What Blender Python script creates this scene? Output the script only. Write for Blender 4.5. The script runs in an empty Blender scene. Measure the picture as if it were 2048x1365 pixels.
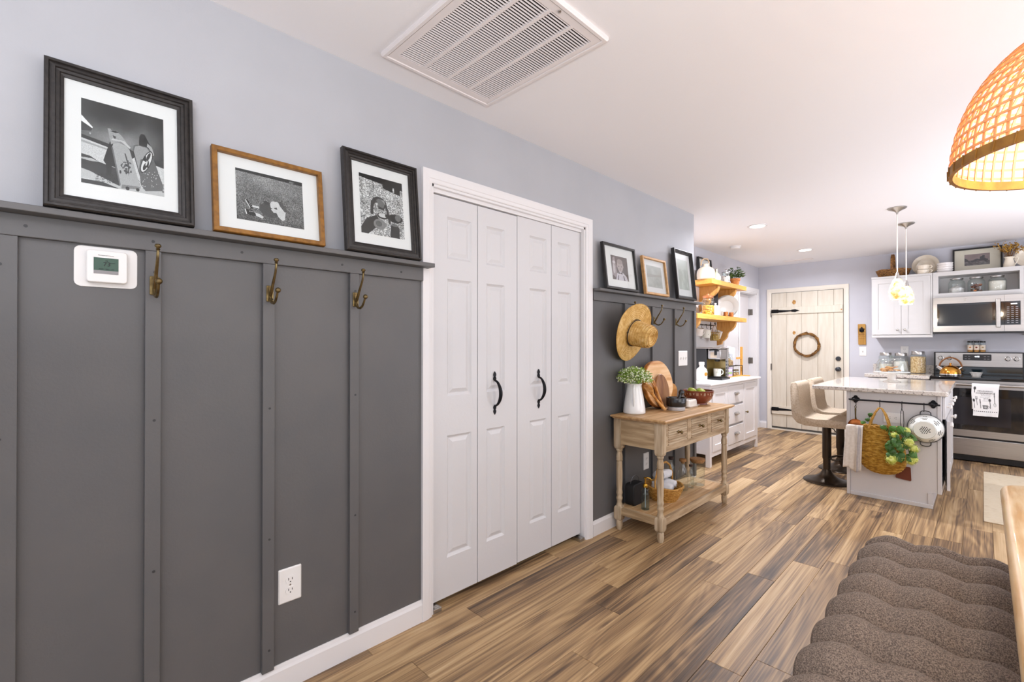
import bpy, bmesh, math, random
import numpy as np
from mathutils import Vector, Matrix
random.seed(7)
PI = math.pi
sin, cos = math.sin, math.cos
D = bpy.data
SC = bpy.context.scene
COL = SC.collection

def lin(h):
    h = h.lstrip('#')
    o = []
    for i in (0, 2, 4):
        c = int(h[i:i+2], 16)/255
        o.append(c/12.92 if c <= .04045 else ((c+.055)/1.055)**2.4)
    return o

# ---------------------------------------------------------------- camera
cam = D.objects.new('camera', D.cameras.new('camera'))
COL.objects.link(cam)
cam.location = (1.83, 0, 1.281)
cam.rotation_euler = (PI/2+.005, 0, .791)
cam.data.sensor_width = 36
cam.data.lens = 36*932/2048
cam.data.clip_start = .05
SC.camera = cam

# ---------------------------------------------------------------- world and light
w = D.worlds.new('world')
SC.world = w
w.use_nodes = True
w.node_tree.nodes['Background'].inputs[0].default_value = (*lin('#dfe6f2'), 1)
w.node_tree.nodes['Background'].inputs[1].default_value = 1.0

def area(name, loc, rot, sx, sy, power, col, spread=PI):
    l = D.lights.new(name, 'AREA')
    l.shape = 'RECTANGLE'
    l.size, l.size_y, l.energy, l.color = sx, sy, power, lin(col)
    l.spread = spread
    o = D.objects.new(name, l)
    COL.objects.link(o)
    o.location, o.rotation_euler = loc, rot
    return o
# daylight through the glazing behind the camera and in the right-hand wall
area('window_light_front', (1.7, -1.9, 1.35), (PI/2, 0, 0), 3.4, 2.0, 7, '#f6f6fb')
area('window_light_right', (4.0, 1.75, 1.45), (PI/2, 0, PI/2), 2.1, 1.4, 22, '#fbf7f2')
area('window_light_kitchen', (4.0, 5.5, 1.5), (PI/2, 0, PI/2), 1.5, 1.1, 18, '#eef2ff')
# unseen fill lights added to brighten the ceiling, near camera and kitchen
area('ceiling_fill_camera', (2.6, -.7, 1.25), (PI, 0, 0), .9, .9, 112, '#f6f6fb')
area('ceiling_fill_kitchen', (3.35, 4.4, .55), (PI, 0, 0), 1.1, 2.6, 84, '#f4f5ff')

SC.view_settings.view_transform = 'Standard'
SC.view_settings.look = 'None'
SC.view_settings.gamma = 1
SC.view_settings.use_curve_mapping = False
SC.view_settings.exposure = 0.08
SC.cycles.use_denoising = True
SC.cycles.max_bounces = 10
SC.cycles.diffuse_bounces = 5
SC.cycles.transparent_max_bounces = 16
SC.cycles.sample_clamp_indirect = 6
SC.cycles.caustics_reflective = False
SC.cycles.caustics_refractive = False

# ---------------------------------------------------------------- materials
MATS = {}
def M(name, col, rough=.5, metal=0., col2=None, scale=8., stretch=(1, 1, 1), bump=0., bscale=None, rand=0., emit=0., ecol=None,
      coat=0., detail=4., lo=.35, hi=.65, trans=0., cols=None, sub=0., distort=0., spec=.5):
    if name in MATS: return MATS[name]
    m = D.materials.new(name)
    m.use_nodes = True
    nt = m.node_tree
    N, L = nt.nodes, nt.links
    b = N['Principled BSDF']
    b.inputs['Base Color'].default_value = (*lin(col), 1)
    b.inputs['Roughness'].default_value = rough
    b.inputs['Metallic'].default_value = metal
    b.inputs['Coat Weight'].default_value = coat
    b.inputs['Specular IOR Level'].default_value = spec
    if trans: b.inputs['Transmission Weight'].default_value = trans
    if sub:
        b.inputs['Subsurface Weight'].default_value = sub
        b.inputs['Subsurface Radius'].default_value = (.02, .01, .005)
    if emit:
        b.inputs['Emission Color'].default_value = (*lin(ecol or col), 1)
        b.inputs['Emission Strength'].default_value = emit
    if col2 or cols or bump or rand:
        tc = N.new('ShaderNodeTexCoord')
        mp = N.new('ShaderNodeMapping')
        mp.inputs['Scale'].default_value = stretch
        L.new(tc.outputs['Object'], mp.inputs['Vector'])
        oi = N.new('ShaderNodeObjectInfo')
        if rand:
            cx = N.new('ShaderNodeVectorMath'); cx.operation = 'SCALE'
            cx.inputs[0].default_value = (37.1, 53.7, 11.3)
            L.new(oi.outputs['Random'], cx.inputs['Scale'])
            L.new(cx.outputs[0], mp.inputs['Location'])
        nz = N.new('ShaderNodeTexNoise')
        nz.inputs['Scale'].default_value = scale
        nz.inputs['Detail'].default_value = detail
        nz.inputs['Distortion'].default_value = distort
        L.new(mp.outputs[0], nz.inputs['Vector'])
        if col2 or cols:
            cr = N.new('ShaderNodeValToRGB')
            cs = cols or [col, col2]
            e = cr.color_ramp.elements
            while len(e) < len(cs): e.new(.5)
            for i, c in enumerate(cs):
                e[i].position = lo+(hi-lo)*i/(len(cs)-1)
                e[i].color = (*lin(c), 1)
            fac = nz.outputs[0]
            if rand:
                ma = N.new('ShaderNodeMath'); ma.operation = 'MULTIPLY_ADD'
                L.new(oi.outputs['Random'], ma.inputs[0])
                ma.inputs[1].default_value = rand
                mb_ = N.new('ShaderNodeMath'); mb_.operation = 'SUBTRACT'
                L.new(fac, mb_.inputs[0]); mb_.inputs[1].default_value = rand/2
                L.new(mb_.outputs[0], ma.inputs[2])
                fac = ma.outputs[0]
            L.new(fac, cr.inputs[0])
            L.new(cr.outputs[0], b.inputs['Base Color'])
        if bump:
            bp = N.new('ShaderNodeBump')
            bp.inputs['Strength'].default_value = bump
            bp.inputs['Distance'].default_value = .01
            src = nz
            if bscale:
                src = N.new('ShaderNodeTexNoise')
                src.inputs['Scale'].default_value = bscale
                L.new(mp.outputs[0], src.inputs['Vector'])
            L.new(src.outputs[0], bp.inputs['Height'])
            L.new(bp.outputs[0], b.inputs['Normal'])
    MATS[name] = m
    return m

def thin_glass(name, tint='#f4faf8', refl=1.0, rough=.02):
    """single-walled clear glass: see-through with a fresnel reflection"""
    if name in MATS: return MATS[name]
    m = D.materials.new(name); m.use_nodes = True
    nt = m.node_tree; N, L = nt.nodes, nt.links
    N.remove(N['Principled BSDF'])
    t = N.new('ShaderNodeBsdfTransparent'); t.inputs[0].default_value = (*lin(tint), 1)
    g = N.new('ShaderNodeBsdfGlossy'); g.inputs['Roughness'].default_value = rough
    f = N.new('ShaderNodeLayerWeight'); f.inputs[0].default_value = .5
    pw = N.new('ShaderNodeMath'); pw.operation = 'POWER'; pw.inputs[1].default_value = 4
    L.new(f.outputs['Facing'], pw.inputs[0])
    mu = N.new('ShaderNodeMath'); mu.operation = 'MULTIPLY_ADD'
    mu.inputs[1].default_value = .8; mu.inputs[2].default_value = .05*refl
    mu.use_clamp = True
    L.new(pw.outputs[0], mu.inputs[0])
    x = N.new('ShaderNodeMixShader')
    L.new(mu.outputs[0], x.inputs[0]); L.new(t.outputs[0], x.inputs[1]); L.new(g.outputs[0], x.inputs[2])
    L.new(x.outputs[0], N['Material Output'].inputs[0])
    MATS[name] = m
    return m

# ---------------------------------------------------------------- mesh builder
class MB:
    def __init__(s): s.v, s.f, s.mi = [], [], []
    def add(s, vs, fs, m=0):
        o = len(s.v)
        s.v += [tuple(p) for p in vs]
        s.f += [tuple(i+o for i in f) for f in fs]
        s.mi += [m]*len(fs)
        return s
    def box(s, x0, x1, y0, y1, z0, z1, m=0):
        return s.add([(x0, y0, z0), (x1, y0, z0), (x1, y1, z0), (x0, y1, z0), (x0, y0, z1), (x1, y0, z1), (x1, y1, z1), (x0, y1, z1)],
                     [(3, 2, 1, 0), (4, 5, 6, 7), (0, 1, 5, 4), (1, 2, 6, 5), (2, 3, 7, 6), (3, 0, 4, 7)], m)
    def loops(s, L, m=0, closed=True, cap0=True, cap1=True):
        """skin a list of equal-length vertex loops"""
        n = len(L[0]); o = len(s.v)
        for l in L: s.v += [tuple(p) for p in l]
        fs = []
        for i in range(len(L)-1):
            for j in range(n if closed else n-1):
                k = (j+1) % n
                fs.append((o+i*n+j, o+i*n+k, o+(i+1)*n+k, o+(i+1)*n+j))
        if cap0: fs.append(tuple(o+j for j in reversed(range(n))))
        if cap1: fs.append(tuple(o+(len(L)-1)*n+j for j in range(n)))
        s.f += fs; s.mi += [m]*len(fs)
        return s
    def lathe(s, prof, n=24, c=(0, 0, 0), m=0, sx=1, sy=1, cap0=True, cap1=True):
        L = [[(c[0]+sx*r*cos(2*PI*j/n), c[1]+sy*r*sin(2*PI*j/n), c[2]+z) for j in range(n)] for r, z in prof]
        return s.loops(L, m, True, cap0, cap1)
    def cyl(s, c, r, z0, z1, n=20, m=0): return s.lathe([(r, z0), (r, z1)], n, c, m)
    def tube(s, path, r, n=8, m=0, closed=False):
        P = [Vector(p) for p in path]; N = len(P)
        R = r if isinstance(r, (list, tuple)) else [r]*N
        L = []; up = None
        for i, p in enumerate(P):
            if closed: t = P[(i+1) % N]-P[i-1]
            else: t = P[min(i+1, N-1)]-P[max(i-1, 0)]
            t.normalize()
            if up is None:
                up = Vector((0, 0, 1)) if abs(t.z) < .9 else Vector((1, 0, 0))
            a = up-t*up.dot(t)
            if a.length < 1e-6: a = t.orthogonal()
            a.normalize(); up = a
            b = t.cross(a)
            L.append([p+(a*cos(2*PI*j/n)+b*sin(2*PI*j/n))*R[i] for j in range(n)])
        if closed:
            L.append(L[0])
            return s.loops(L, m, True, False, False)
        return s.loops(L, m)
    def prism(s, poly, lo, hi, ax='y', m=0):
        """2-D outline extruded along an axis; ax y: (x,z), ax x: (y,z), ax z: (x,y)"""
        def P(a, b, h): return {'y': (a, h, b), 'x': (h, a, b), 'z': (a, b, h)}[ax]
        return s.loops([[P(a, b, lo) for a, b in poly], [P(a, b, hi) for a, b in poly]], m)
    def ball(s, c, r, n=12, k=8, m=0, sc=(1, 1, 1)):
        pr = [(max(r*sin(PI*i/k), 1e-4), -r*cos(PI*i/k)) for i in range(k+1)]
        L = [[(c[0]+sc[0]*q*cos(2*PI*j/n), c[1]+sc[1]*q*sin(2*PI*j/n), c[2]+sc[2]*z) for j in range(n)] for q, z in pr]
        return s.loops(L, m)
    def grid(s, fn, nu, nv, m=0):
        o = len(s.v)
        for i in range(nu+1):
            for j in range(nv+1): s.v.append(tuple(fn(i/nu, j/nv)))
        for i in range(nu):
            for j in range(nv):
                a = o+i*(nv+1)+j
                s.f.append((a, a+nv+1, a+nv+2, a+1)); s.mi.append(m)
        return s
    def xf(s, mat, start=0):
        for i in range(start, len(s.v)): s.v[i] = tuple(mat @ Vector(s.v[i]))
        return s

def obj(name, mb, mats, parent=None, loc=(0, 0, 0), rot=(0, 0, 0), bevel=0., smooth=35, seg=2, solid=0., sub=0):
    me = D.meshes.new(name)
    me.from_pydata(mb.v, [], mb.f)
    for m in (mats if isinstance(mats, (list, tuple)) else [mats]): me.materials.append(m)
    if any(mb.mi): me.polygons.foreach_set('material_index', mb.mi)
    bm = bmesh.new(); bm.from_mesh(me)
    bmesh.ops.recalc_face_normals(bm, faces=bm.faces)
    bm.to_mesh(me); bm.free()
    if smooth:
        me.polygons.foreach_set('use_smooth', [True]*len(me.polygons))
        me.set_sharp_from_angle(angle=math.radians(smooth))
    o = D.objects.new(name, me)
    COL.objects.link(o)
    o.location, o.rotation_euler = loc, rot
    if parent: o.parent = parent
    if solid:
        md = o.modifiers.new('s', 'SOLIDIFY'); md.thickness = solid; md.offset = 0
    if bevel:
        md = o.modifiers.new('b', 'BEVEL'); md.width = bevel; md.segments = seg; md.limit_method = 'ANGLE'
        md.angle_limit = math.radians(40)
    if sub:
        md = o.modifiers.new('d', 'SUBSURF'); md.levels = sub; md.render_levels = sub
    return o

def tag(o, label=None, cat=None, group=None, kind=None):
    if label: o['label'] = label
    if cat: o['category'] = cat
    if group: o['group'] = group
    if kind: o['kind'] = kind
    return o
def thing(name, label, cat, loc=(0, 0, 0), rz=0., group=None, rx=0.):
    o = D.objects.new(name, None); COL.objects.link(o)
    o.empty_display_size = .05
    o.location, o.rotation_euler = loc, (rx, 0, rz)
    return tag(o, label, cat, group)
def dup(root, loc=None, rz=None, label=None):
    def cp(o, par):
        c = o.copy(); COL.objects.link(c); c.parent = par
        for ch in o.children: cp(ch, c)
        return c
    r = cp(root, None)
    if loc: r.location = loc
    if rz is not None: r.rotation_euler.z = rz
    if label: r['label'] = label
    return r
def lettering(txt, size, parent, loc, rot, mat, name='lettering', align='CENTER', ext=.0004):
    c = D.curves.new(name, 'FONT')
    c.body, c.size, c.align_x, c.align_y, c.extrude, c.resolution_u = txt, size, align, 'CENTER', ext, 3
    tmp = D.objects.new('tmp', c); COL.objects.link(tmp)
    me = D.meshes.new_from_object(tmp.evaluated_get(bpy.context.evaluated_depsgraph_get()))
    D.objects.remove(tmp); D.curves.remove(c)
    me.materials.clear(); me.materials.append(mat); me.name = name
    o = D.objects.new(name, me); COL.objects.link(o)
    o.location, o.rotation_euler, o.parent = loc, rot, parent
    return o
def quad_print(name, w, h, img, parent, y, z0, rough=.35):
    """a flat print w x h facing local -Y, its picture drawn in this script"""
    me = D.meshes.new(name)
    me.from_pydata([(-w/2, y, z0), (w/2, y, z0), (w/2, y, z0+h), (-w/2, y, z0+h)], [], [(0, 1, 2, 3)])
    uv = me.uv_layers.new(name='UVMap')
    for i, c in enumerate([(0, 0), (1, 0), (1, 1), (0, 1)]): uv.data[i].uv = c
    m = D.materials.new(name+'_paper'); m.use_nodes = True
    t = m.node_tree.nodes.new('ShaderNodeTexImage'); t.image = img
    b = m.node_tree.nodes['Principled BSDF']
    b.inputs['Roughness'].default_value = rough
    m.node_tree.links.new(t.outputs[0], b.inputs['Base Color'])
    me.materials.append(m)
    o = D.objects.new(name, me); COL.objects.link(o); o.parent = parent
    return o

# ---------------------------------------------------------------- pictures drawn with numpy (flat prints only)
RNG = np.random.default_rng(3)
class Pic:
    def __init__(s, w, h, base=.5):
        s.w, s.h = w, h
        s.a = np.ones((h, w, 3))*np.array(base if isinstance(base, (tuple, list)) else (base,)*3)
        s.X, s.Y = np.meshgrid((np.arange(w)+.5)/w, (np.arange(h)+.5)/h)
    def mask(s, pts):
        x, y = s.X, s.Y; ins = np.zeros(x.shape, bool); n = len(pts)
        for i in range(n):
            x0, y0 = pts[i]; x1, y1 = pts[(i+1) % n]
            c = ((y0 > y) != (y1 > y)) & (x < (x1-x0)*(y-y0)/((y1-y0) or 1e-9)+x0)
            ins ^= c
        return ins
    def poly(s, pts, c, noise=0.):
        k = s.mask(pts); s.put(k, c, noise)
    def ell(s, cx, cy, rx, ry, c, noise=0., ang=0.):
        dx, dy = s.X-cx, s.Y-cy
        u, v = dx*cos(ang)+dy*sin(ang), -dx*sin(ang)+dy*cos(ang)
        s.put((u/rx)**2+(v/ry)**2 < 1, c, noise)
    def put(s, k, c, noise=0.):
        c = np.array(c if isinstance(c, (tuple, list)) else (c,)*3)
        n = (RNG.random(k.sum())-.5)[:, None]*noise
        s.a[k] = c+n
    def noise(s, amp, cells, y0=0., y1=1.):
        n = RNG.random((cells+2, cells+2))
        gx, gy = s.X*cells, s.Y*cells
        i, j = gx.astype(int), gy.astype(int); fx, fy = gx-i, gy-j
        v = n[j, i]*(1-fx)*(1-fy)+n[j, i+1]*fx*(1-fy)+n[j+1, i]*(1-fx)*fy+n[j+1, i+1]*fx*fy
        k = (s.Y >= y0) & (s.Y <= y1)
        s.a[k] += ((v-.5)*amp)[k][:, None]
    def image(s, name):
        im = D.images.new(name, s.w, s.h)
        px = np.ones((s.h, s.w, 4), np.float32); px[..., :3] = np.clip(s.a, 0, 1)
        im.pixels.foreach_set(px.ravel()); im.update(); im.pack()
        return im

# ---------------------------------------------------------------- shared materials
WHITE = M('white_paint', '#ece7e6', .38)
TRIMW = M('trim_white_paint', '#e6e5e6', .35)
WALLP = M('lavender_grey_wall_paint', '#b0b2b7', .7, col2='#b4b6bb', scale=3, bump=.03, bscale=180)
WALLK = M('lavender_kitchen_wall_brightened', '#c6c7cf', .7, col2='#cacbd3', scale=3, bump=.03, bscale=180)  # lavender wall colour, lightened to make up for dimmer kitchen light
DARKP = M('charcoal_wainscot_paint', '#5d5d5e', .45, col2='#616060', scale=5, bump=.05, bscale=120)
CEILP = M('ceiling_paint', '#eeedef', .85, bump=.03, bscale=150)
BLACKM = M('black_iron', '#17161a', .45, .6)
BLACKP = M('black_plastic', '#141416', .35)
BRASS = M('antique_brass', '#6b5a3c', .38, .9, col2='#8c7a52', scale=60)
NICKEL = M('brushed_nickel', '#b9b6b2', .28, 1)
STEEL = M('brushed_stainless_steel', '#bcb9b7', .28, 1, col2='#b1aeac', scale=3, stretch=(1, 1, 60))
CHROME = M('polished_chrome', '#d8d8d8', .08, 1)
GLASS = thin_glass('clear_glass')
JARG = thin_glass('jar_glass', '#f7fbfa', 1.4)
SHELFW = M('honey_pine', '#d79a3f', .42, cols=['#c98a32', '#e0a64e', '#d39a43'], scale=6, stretch=(6, .6, 6), rand=.2)
CERAM = M('white_glazed_ceramic', '#e3ded7', .15, coat=.4)
CREAM = M('cream_glazed_ceramic', '#e2d4bd', .2, coat=.3)
CORK = M('cork', '#a77b4c', .8, col2='#8b6138', scale=90, bump=.2)
WICKER = M('wicker', '#a8762f', .6, col2='#d0a055', scale=50, bump=.3)
# ================================================================ STRUCTURE
H = 2.44
YF = 7.703      # far wall
XK = -.587      # kitchen side wall
def struct(name, mb, mat, **k):
    return tag(obj(name, mb, mat, **k), kind='structure')
def sub_empty(name, loc=(0, 0, 0)):
    o = D.objects.new(name, None); COL.objects.link(o); o.location = loc
    return tag(o, kind='structure')

# floor: slab and separate planks running along the room
fl = struct('floor', MB().box(-.8, 4.1, -2.1, 7.85, -.12, -.013), M('subfloor', '#2e2620', .8), smooth=0)
def plank_mat():
    m = D.materials.new('floor_plank_wood'); m.use_nodes = True
    nt = m.node_tree; N, L = nt.nodes, nt.links
    b = N['Principled BSDF']
    def n(t, **k):
        o = N.new(t)
        for a, v in k.items(): setattr(o, a, v)
        return o
    tc, oi = n('ShaderNodeTexCoord'), n('ShaderNodeObjectInfo')
    off = n('ShaderNodeVectorMath', operation='SCALE'); off.inputs[0].default_value = (91.3, 57.7, 13.1)
    L.new(oi.outputs['Random'], off.inputs['Scale'])
    def noise(sc, stretch, det=5., dis=0.):
        mp = n('ShaderNodeMapping'); mp.inputs['Scale'].default_value = stretch
        L.new(tc.outputs['Object'], mp.inputs['Vector']); L.new(off.outputs[0], mp.inputs['Location'])
        z = n('ShaderNodeTexNoise'); z.inputs['Scale'].default_value = sc
        z.inputs['Detail'].default_value = det; z.inputs['Distortion'].default_value = dis
        L.new(mp.outputs[0], z.inputs['Vector'])
        return z
    broad = noise(1.0, (8, .55, 1), 2, 1.2)
    fine = noise(1.0, (150, .9, 1), 3, .3)
    ring = noise(1.0, (30, .55, 1), 2, 3.2)
    def math_(op, a, bb, c=None):
        x = n('ShaderNodeMath', operation=op)
        for i, q in enumerate((a, bb, c)):
            if q is None: continue
            if isinstance(q, (int, float)): x.inputs[i].default_value = q
            else: L.new(q, x.inputs[i])
        return x.outputs[0]
    v = math_('MULTIPLY_ADD', broad.outputs[0], .72, -.36)
    v = math_('MULTIPLY_ADD', ring.outputs[0], .50, v)
    v = math_('MULTIPLY_ADD', fine.outputs[0], .26, v)
    v = math_('MULTIPLY_ADD', oi.outputs['Random'], .19, v)
    fig = math_('SINE', math_('MULTIPLY', noise(1.0, (5, .42, 1), 1, .8).outputs[0], 95), 0)
    v = math_('MULTIPLY_ADD', fig, .032, v)
    kn_ = noise(1.0, (9, 1.5, 1), 2, .6)
    dk = math_('MAXIMUM', math_('SUBTRACT', .36, kn_.outputs[0]), 0)
    v = math_('MULTIPLY_ADD', dk, -1.3, v)
    v = math_('ADD', v, .012)
    cr = n('ShaderNodeValToRGB')
    st = [(.20, '#45382e'), (.36, '#725b44'), (.47, '#977a58'), (.58, '#b4956c'), (.74, '#c9ad86')]
    e = cr.color_ramp.elements
    while len(e) < len(st): e.new(.5)
    for i, (p, c) in enumerate(st): e[i].position = p; e[i].color = (*lin(c), 1)
    L.new(v, cr.inputs[0]); L.new(cr.outputs[0], b.inputs['Base Color'])
    b.inputs['Roughness'].default_value = .42
    b.inputs['Specular IOR Level'].default_value = .35
    bp = n('ShaderNodeBump'); bp.inputs['Strength'].default_value = .12; bp.inputs['Distance'].default_value = .004
    L.new(fine.outputs[0], bp.inputs['Height']); L.new(bp.outputs[0], b.inputs['Normal'])
    return m
PLANK = plank_mat()
PW, PL = .139, 1.22
def plank_mesh(l):
    g, t, c = .0006, .012, .0012
    b = MB()
    w = PW
    def ring(i, z): return [(g+i, g+i, z), (w-g-i, g+i, z), (w-g-i, l-g-i, z), (g+i, l-g-i, z)]
    b.loops([ring(0, -t), ring(0, -c), ring(c, 0)])
    me = D.meshes.new('plank'); me.from_pydata(b.v, [], b.f); me.materials.append(PLANK)
    return me
full = plank_mesh(PL)
rp = random.Random(11)
nx = 0
x = -.77
while x < 4.05:
    y0 = -2.0-rp.random()*PL
    y = y0
    while y < 7.70:
        a, bb = max(y, -2.0), min(y+PL, 7.70)
        skip = (x+PW < -.12 and bb < 4.0)
        if bb-a > .05 and not skip:
            me = full if bb-a > PL-.001 else plank_mesh(bb-a)
            o = D.objects.new('plank', me); COL.objects.link(o); o.parent = fl
            o.location = (x, a, 0)
        y += PL
    x += PW

# ceiling with a sunk hole-less slab
struct('ceiling', MB().box(-.8, 4.1, -2.1, 7.85, H, H+.12), CEILP, smooth=0)

# walls ------------------------------------------------------------------
OY0, OY1, OZ = 1.275, 2.483, 2.038          # closet opening
b = MB()
b.box(-.12, 0, -2.0, OY0, 0, H).box(-.12, 0, OY0, OY1, OZ, H).box(-.12, 0, OY1, 4.113, 0, H)
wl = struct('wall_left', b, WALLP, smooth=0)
b = MB()
b.box(-.72, -.12, 4.0, 4.113, 0, H).box(-.72, -.68, .6, 4.0, 0, H).box(-.68, -.12, .6, .7, 0, H)
struct('wall_closet', b, WALLP, smooth=0)
DY0, DY1 = 6.905, 7.60                       # side doorway in kitchen wall
b = MB()
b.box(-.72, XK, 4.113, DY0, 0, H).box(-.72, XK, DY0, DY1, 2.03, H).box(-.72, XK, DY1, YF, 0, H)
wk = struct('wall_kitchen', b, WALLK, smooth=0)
obj('wall_panel', MB().box(XK, XK+.008, 4.12, 6.825, .87, 1.955), M('white_wall_panel', '#d9d8d9', .5), wk, smooth=0)
FX0, FX1, FZ = -.405, .49, 2.032             # far door opening
b = MB()
b.box(-.8, FX0, YF, YF+.12, 0, H).box(FX0, FX1, YF, YF+.12, FZ, H).box(FX1, 4.1, YF, YF+.12, 0, H)
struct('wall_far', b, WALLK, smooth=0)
# wall behind the camera with a wide glazed opening, right wall with two windows (never in the photograph)
b = MB()
b.box(-.12, .1, -2.12, -2.0, 0, H).box(3.3, 4.1, -2.12, -2.0, 0, H).box(.1, 3.3, -2.12, -2.0, 2.25, H).box(.1, 3.3, -2.12, -2.0, 0, .4)
struct('wall_near', b, WALLP, smooth=0)
b = MB()
ws = [(.0, 2.8, .75, 2.15), (4.75, 6.25, 1.0, 2.05)]
ys = [-2.0, 0, 2.8, 4.75, 6.25, YF]
for i in range(5):
    y0, y1 = ys[i], ys[i+1]
    hit = [q for q in ws if abs(q[0]-y0) < .01]
    if hit: b.box(4.1, 4.22, y0, y1, 0, hit[0][2]).box(4.1, 4.22, y0, y1, hit[0][3], H)
    else: b.box(4.1, 4.22, y0, y1, 0, H)
struct('wall_right', b, WALLP, smooth=0)

# wainscot ---------------------------------------------------------------
def wainscot(y0, y1, battens, ledge_y0, ledge_y1, tag_):
    obj('wainscot_panel', MB().box(0, .004, y0, y1, .09, 1.60), DARKP, wl, smooth=0)
    obj('rail', MB().box(.003, .021, y0, y1, 1.568, 1.6275), DARKP, wl, bevel=.0015)
    obj('picture_ledge', MB().box(.0, .072, ledge_y0, ledge_y1, 1.6275, 1.646), DARKP, wl, bevel=.002)
    for (a, c) in battens:
        obj('batten', MB().box(.003, .021, a, c, .098, 1.5675), DARKP, wl, bevel=.0015)
        for z in (1.50, 1.05, .60, .2):
            sb = MB().cyl((0, 0, 0), .0042, 0, .0012, 8)
            if ledge_y0 < 1: obj('screw_head', sb, M('screw_paint', '#37383a', .5), wl, loc=(.021, (a+c)/2+.003, z+random.uniform(-.03, .03)), rot=(0, PI/2, 0))
wainscot(-2.0, 1.2165, [(-.135, -.064), (.205, .245), (.538, .578), (.864, .903)], -2.0, 1.245, 0)
wainscot(2.5495, 4.113, [(2.932, 2.972), (3.328, 3.368), (3.70, 3.74), (4.075, 4.113)], 2.5495, 4.135, 1)
for y in (-.05, .224, .47, .83, 1.1):
    obj('screw_head', MB().cyl((0, 0, 0), .0045, 0, .0012, 8), M('screw_paint', '#37383a', .5), wl, loc=(.021, y, 1.597), rot=(0, PI/2, 0))

# baseboards -------------------------------------------------------------
def base_prof(x): return [(x, 0), (x+.015, 0), (x+.015, .078), (x+.011, .088), (x+.008, .1), (x, .1)]
struct('baseboard_left', MB().prism([(a, z) for a, z in base_prof(.0)], -2.0, 1.2165, 'y'), TRIMW, smooth=0)
struct('baseboard_pantry', MB().prism(base_prof(0.), 2.5495, 4.113, 'y'), TRIMW, smooth=0)
struct('baseboard_kitchen', MB().prism(base_prof(XK), 4.113, 6.83, 'y'), TRIMW, smooth=0)
struct('baseboard_far', MB().prism([(YF-(a), z) for a, z in base_prof(0.)], -.587, -.478, 'x').prism([(YF-a, z) for a, z in base_prof(0.)], .553, .84, 'x'), TRIMW, smooth=0)

# casings (mitred, stepped profile) --------------------------------------
def casing(name, y0, y1, ztop, w, toP, mat, bottom=0.):
    """profile swept round a doorway; toP(a, z, d): a along wall, d proud of it"""
    prof = [(0, 0), (0, .006), (.004, .0095), (w*.3, .0125), (w*.36, .0155), (w*.8, .018), (w, .018), (w, 0)]
    def loop(a, z, sa, sz): return [toP(a+sa*o, z+sz*o, d) for o, d in prof]
    L = [loop(y0, bottom, -1, 0), loop(y0, ztop, -1, 1), loop(y1, ztop, 1, 1), loop(y1, bottom, 1, 0)]
    return struct(name, MB().loops(L), mat, smooth=0)
casing('trim_1', OY0, OY1, OZ, .059, lambda a, z, d: (d, a, z), TRIMW)
casing('trim_2', DY0, DY1, 2.03, .072, lambda a, z, d: (XK+d, a, z), TRIMW)
CREAMP = M('cream_door_paint', '#ded7c8', .5, col2='#d6cdbc', scale=5, stretch=(6, 6, .7), bump=.12, bscale=40)
casing('trim_3', FX0, FX1, FZ, .06, lambda a, z, d: (a, YF-d, z), M('cream_trim_paint', '#eae4d8', .45))
# jamb liners
struct('trim_4', MB().box(-.12, .0, OY0, OY0+.012, 0, OZ).box(-.12, 0, OY1-.012, OY1, 0, OZ).box(-.12, 0, OY0, OY1, OZ-.012, OZ)
       .box(-.075, -.02, OY0+.012, OY1-.012, OZ-.030, OZ-.012), TRIMW, smooth=0)
struct('trim_5', MB().box(-.72, XK, DY0, DY0+.012, 0, 2.03).box(-.72, XK, DY1-.012, DY1, 0, 2.03).box(-.72, XK, DY0, DY1, 2.018, 2.03), TRIMW, smooth=0)

# closet bifold doors ----------------------------------------------------
d1 = sub_empty('door_1', (0, OY0, 0))
DOORW = M('bifold_white_paint', '#d6d6d8', .36, bump=.05, bscale=60)
edges = [1.291, 1.586, 1.8795, 2.178, 2.468]
zt, zb = 2.002, .033
pz = [(.225, .825), (1.02, 1.60), (1.70, 1.908)]
HX = -.030     # door face
def leaf(y0, y1, yoff, k, zsh):
    a0, a1 = y0+.0024, y1-.0024
    if k < 2: p0, p1 = y0+(.098 if k == 0 else .062), y1-(.042 if k == 0 else .098)
    else: p0, p1 = y0+(.105 if k == 2 else .062), y1-(.045 if k == 2 else .10)
    b = MB()
    def P(y, z, d): return (HX-d, y-OY0, z+zsh)
    # frame front: stiles and rails around three sunk panels
    t = .035
    ys_ = [a0, p0, p1, a1]
    zs = [zb]+[q for pr in pz for q in pr]+[zt]
    for (u0, u1) in ((a0, p0), (p1, a1)): b.box(HX-t, HX, u0-OY0, u1-OY0, zb+zsh, zt+zsh)
    for i in range(0, len(zs), 2): b.box(HX-t, HX, p0-OY0, p1-OY0, zs[i]+zsh, zs[i+1]+zsh)
    b.box(HX-t+.004, HX-.011, p0-OY0, p1-OY0, zb+.02+zsh, zt-.02+zsh)
    lf = obj('door_leaf', b, DOORW, d1, smooth=0)
    for z0, z1 in pz:
        def rg(i, d): return [P(p0+i, z0+i, d), P(p1-i, z0+i, d), P(p1-i, z1-i, d), P(p0+i, z1-i, d)]
        obj('raised_panel', MB().loops([rg(0, .0), rg(.004, .004), rg(.012, .0098), rg(.016, .0098), rg(.034, .0025), rg(.036, .0022)], cap0=False), DOORW, lf, smooth=0)
    return lf
leaves = [leaf(edges[i], edges[i+1], 0, i, (0, 0, .004, .004)[i]) for i in range(4)]
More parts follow.
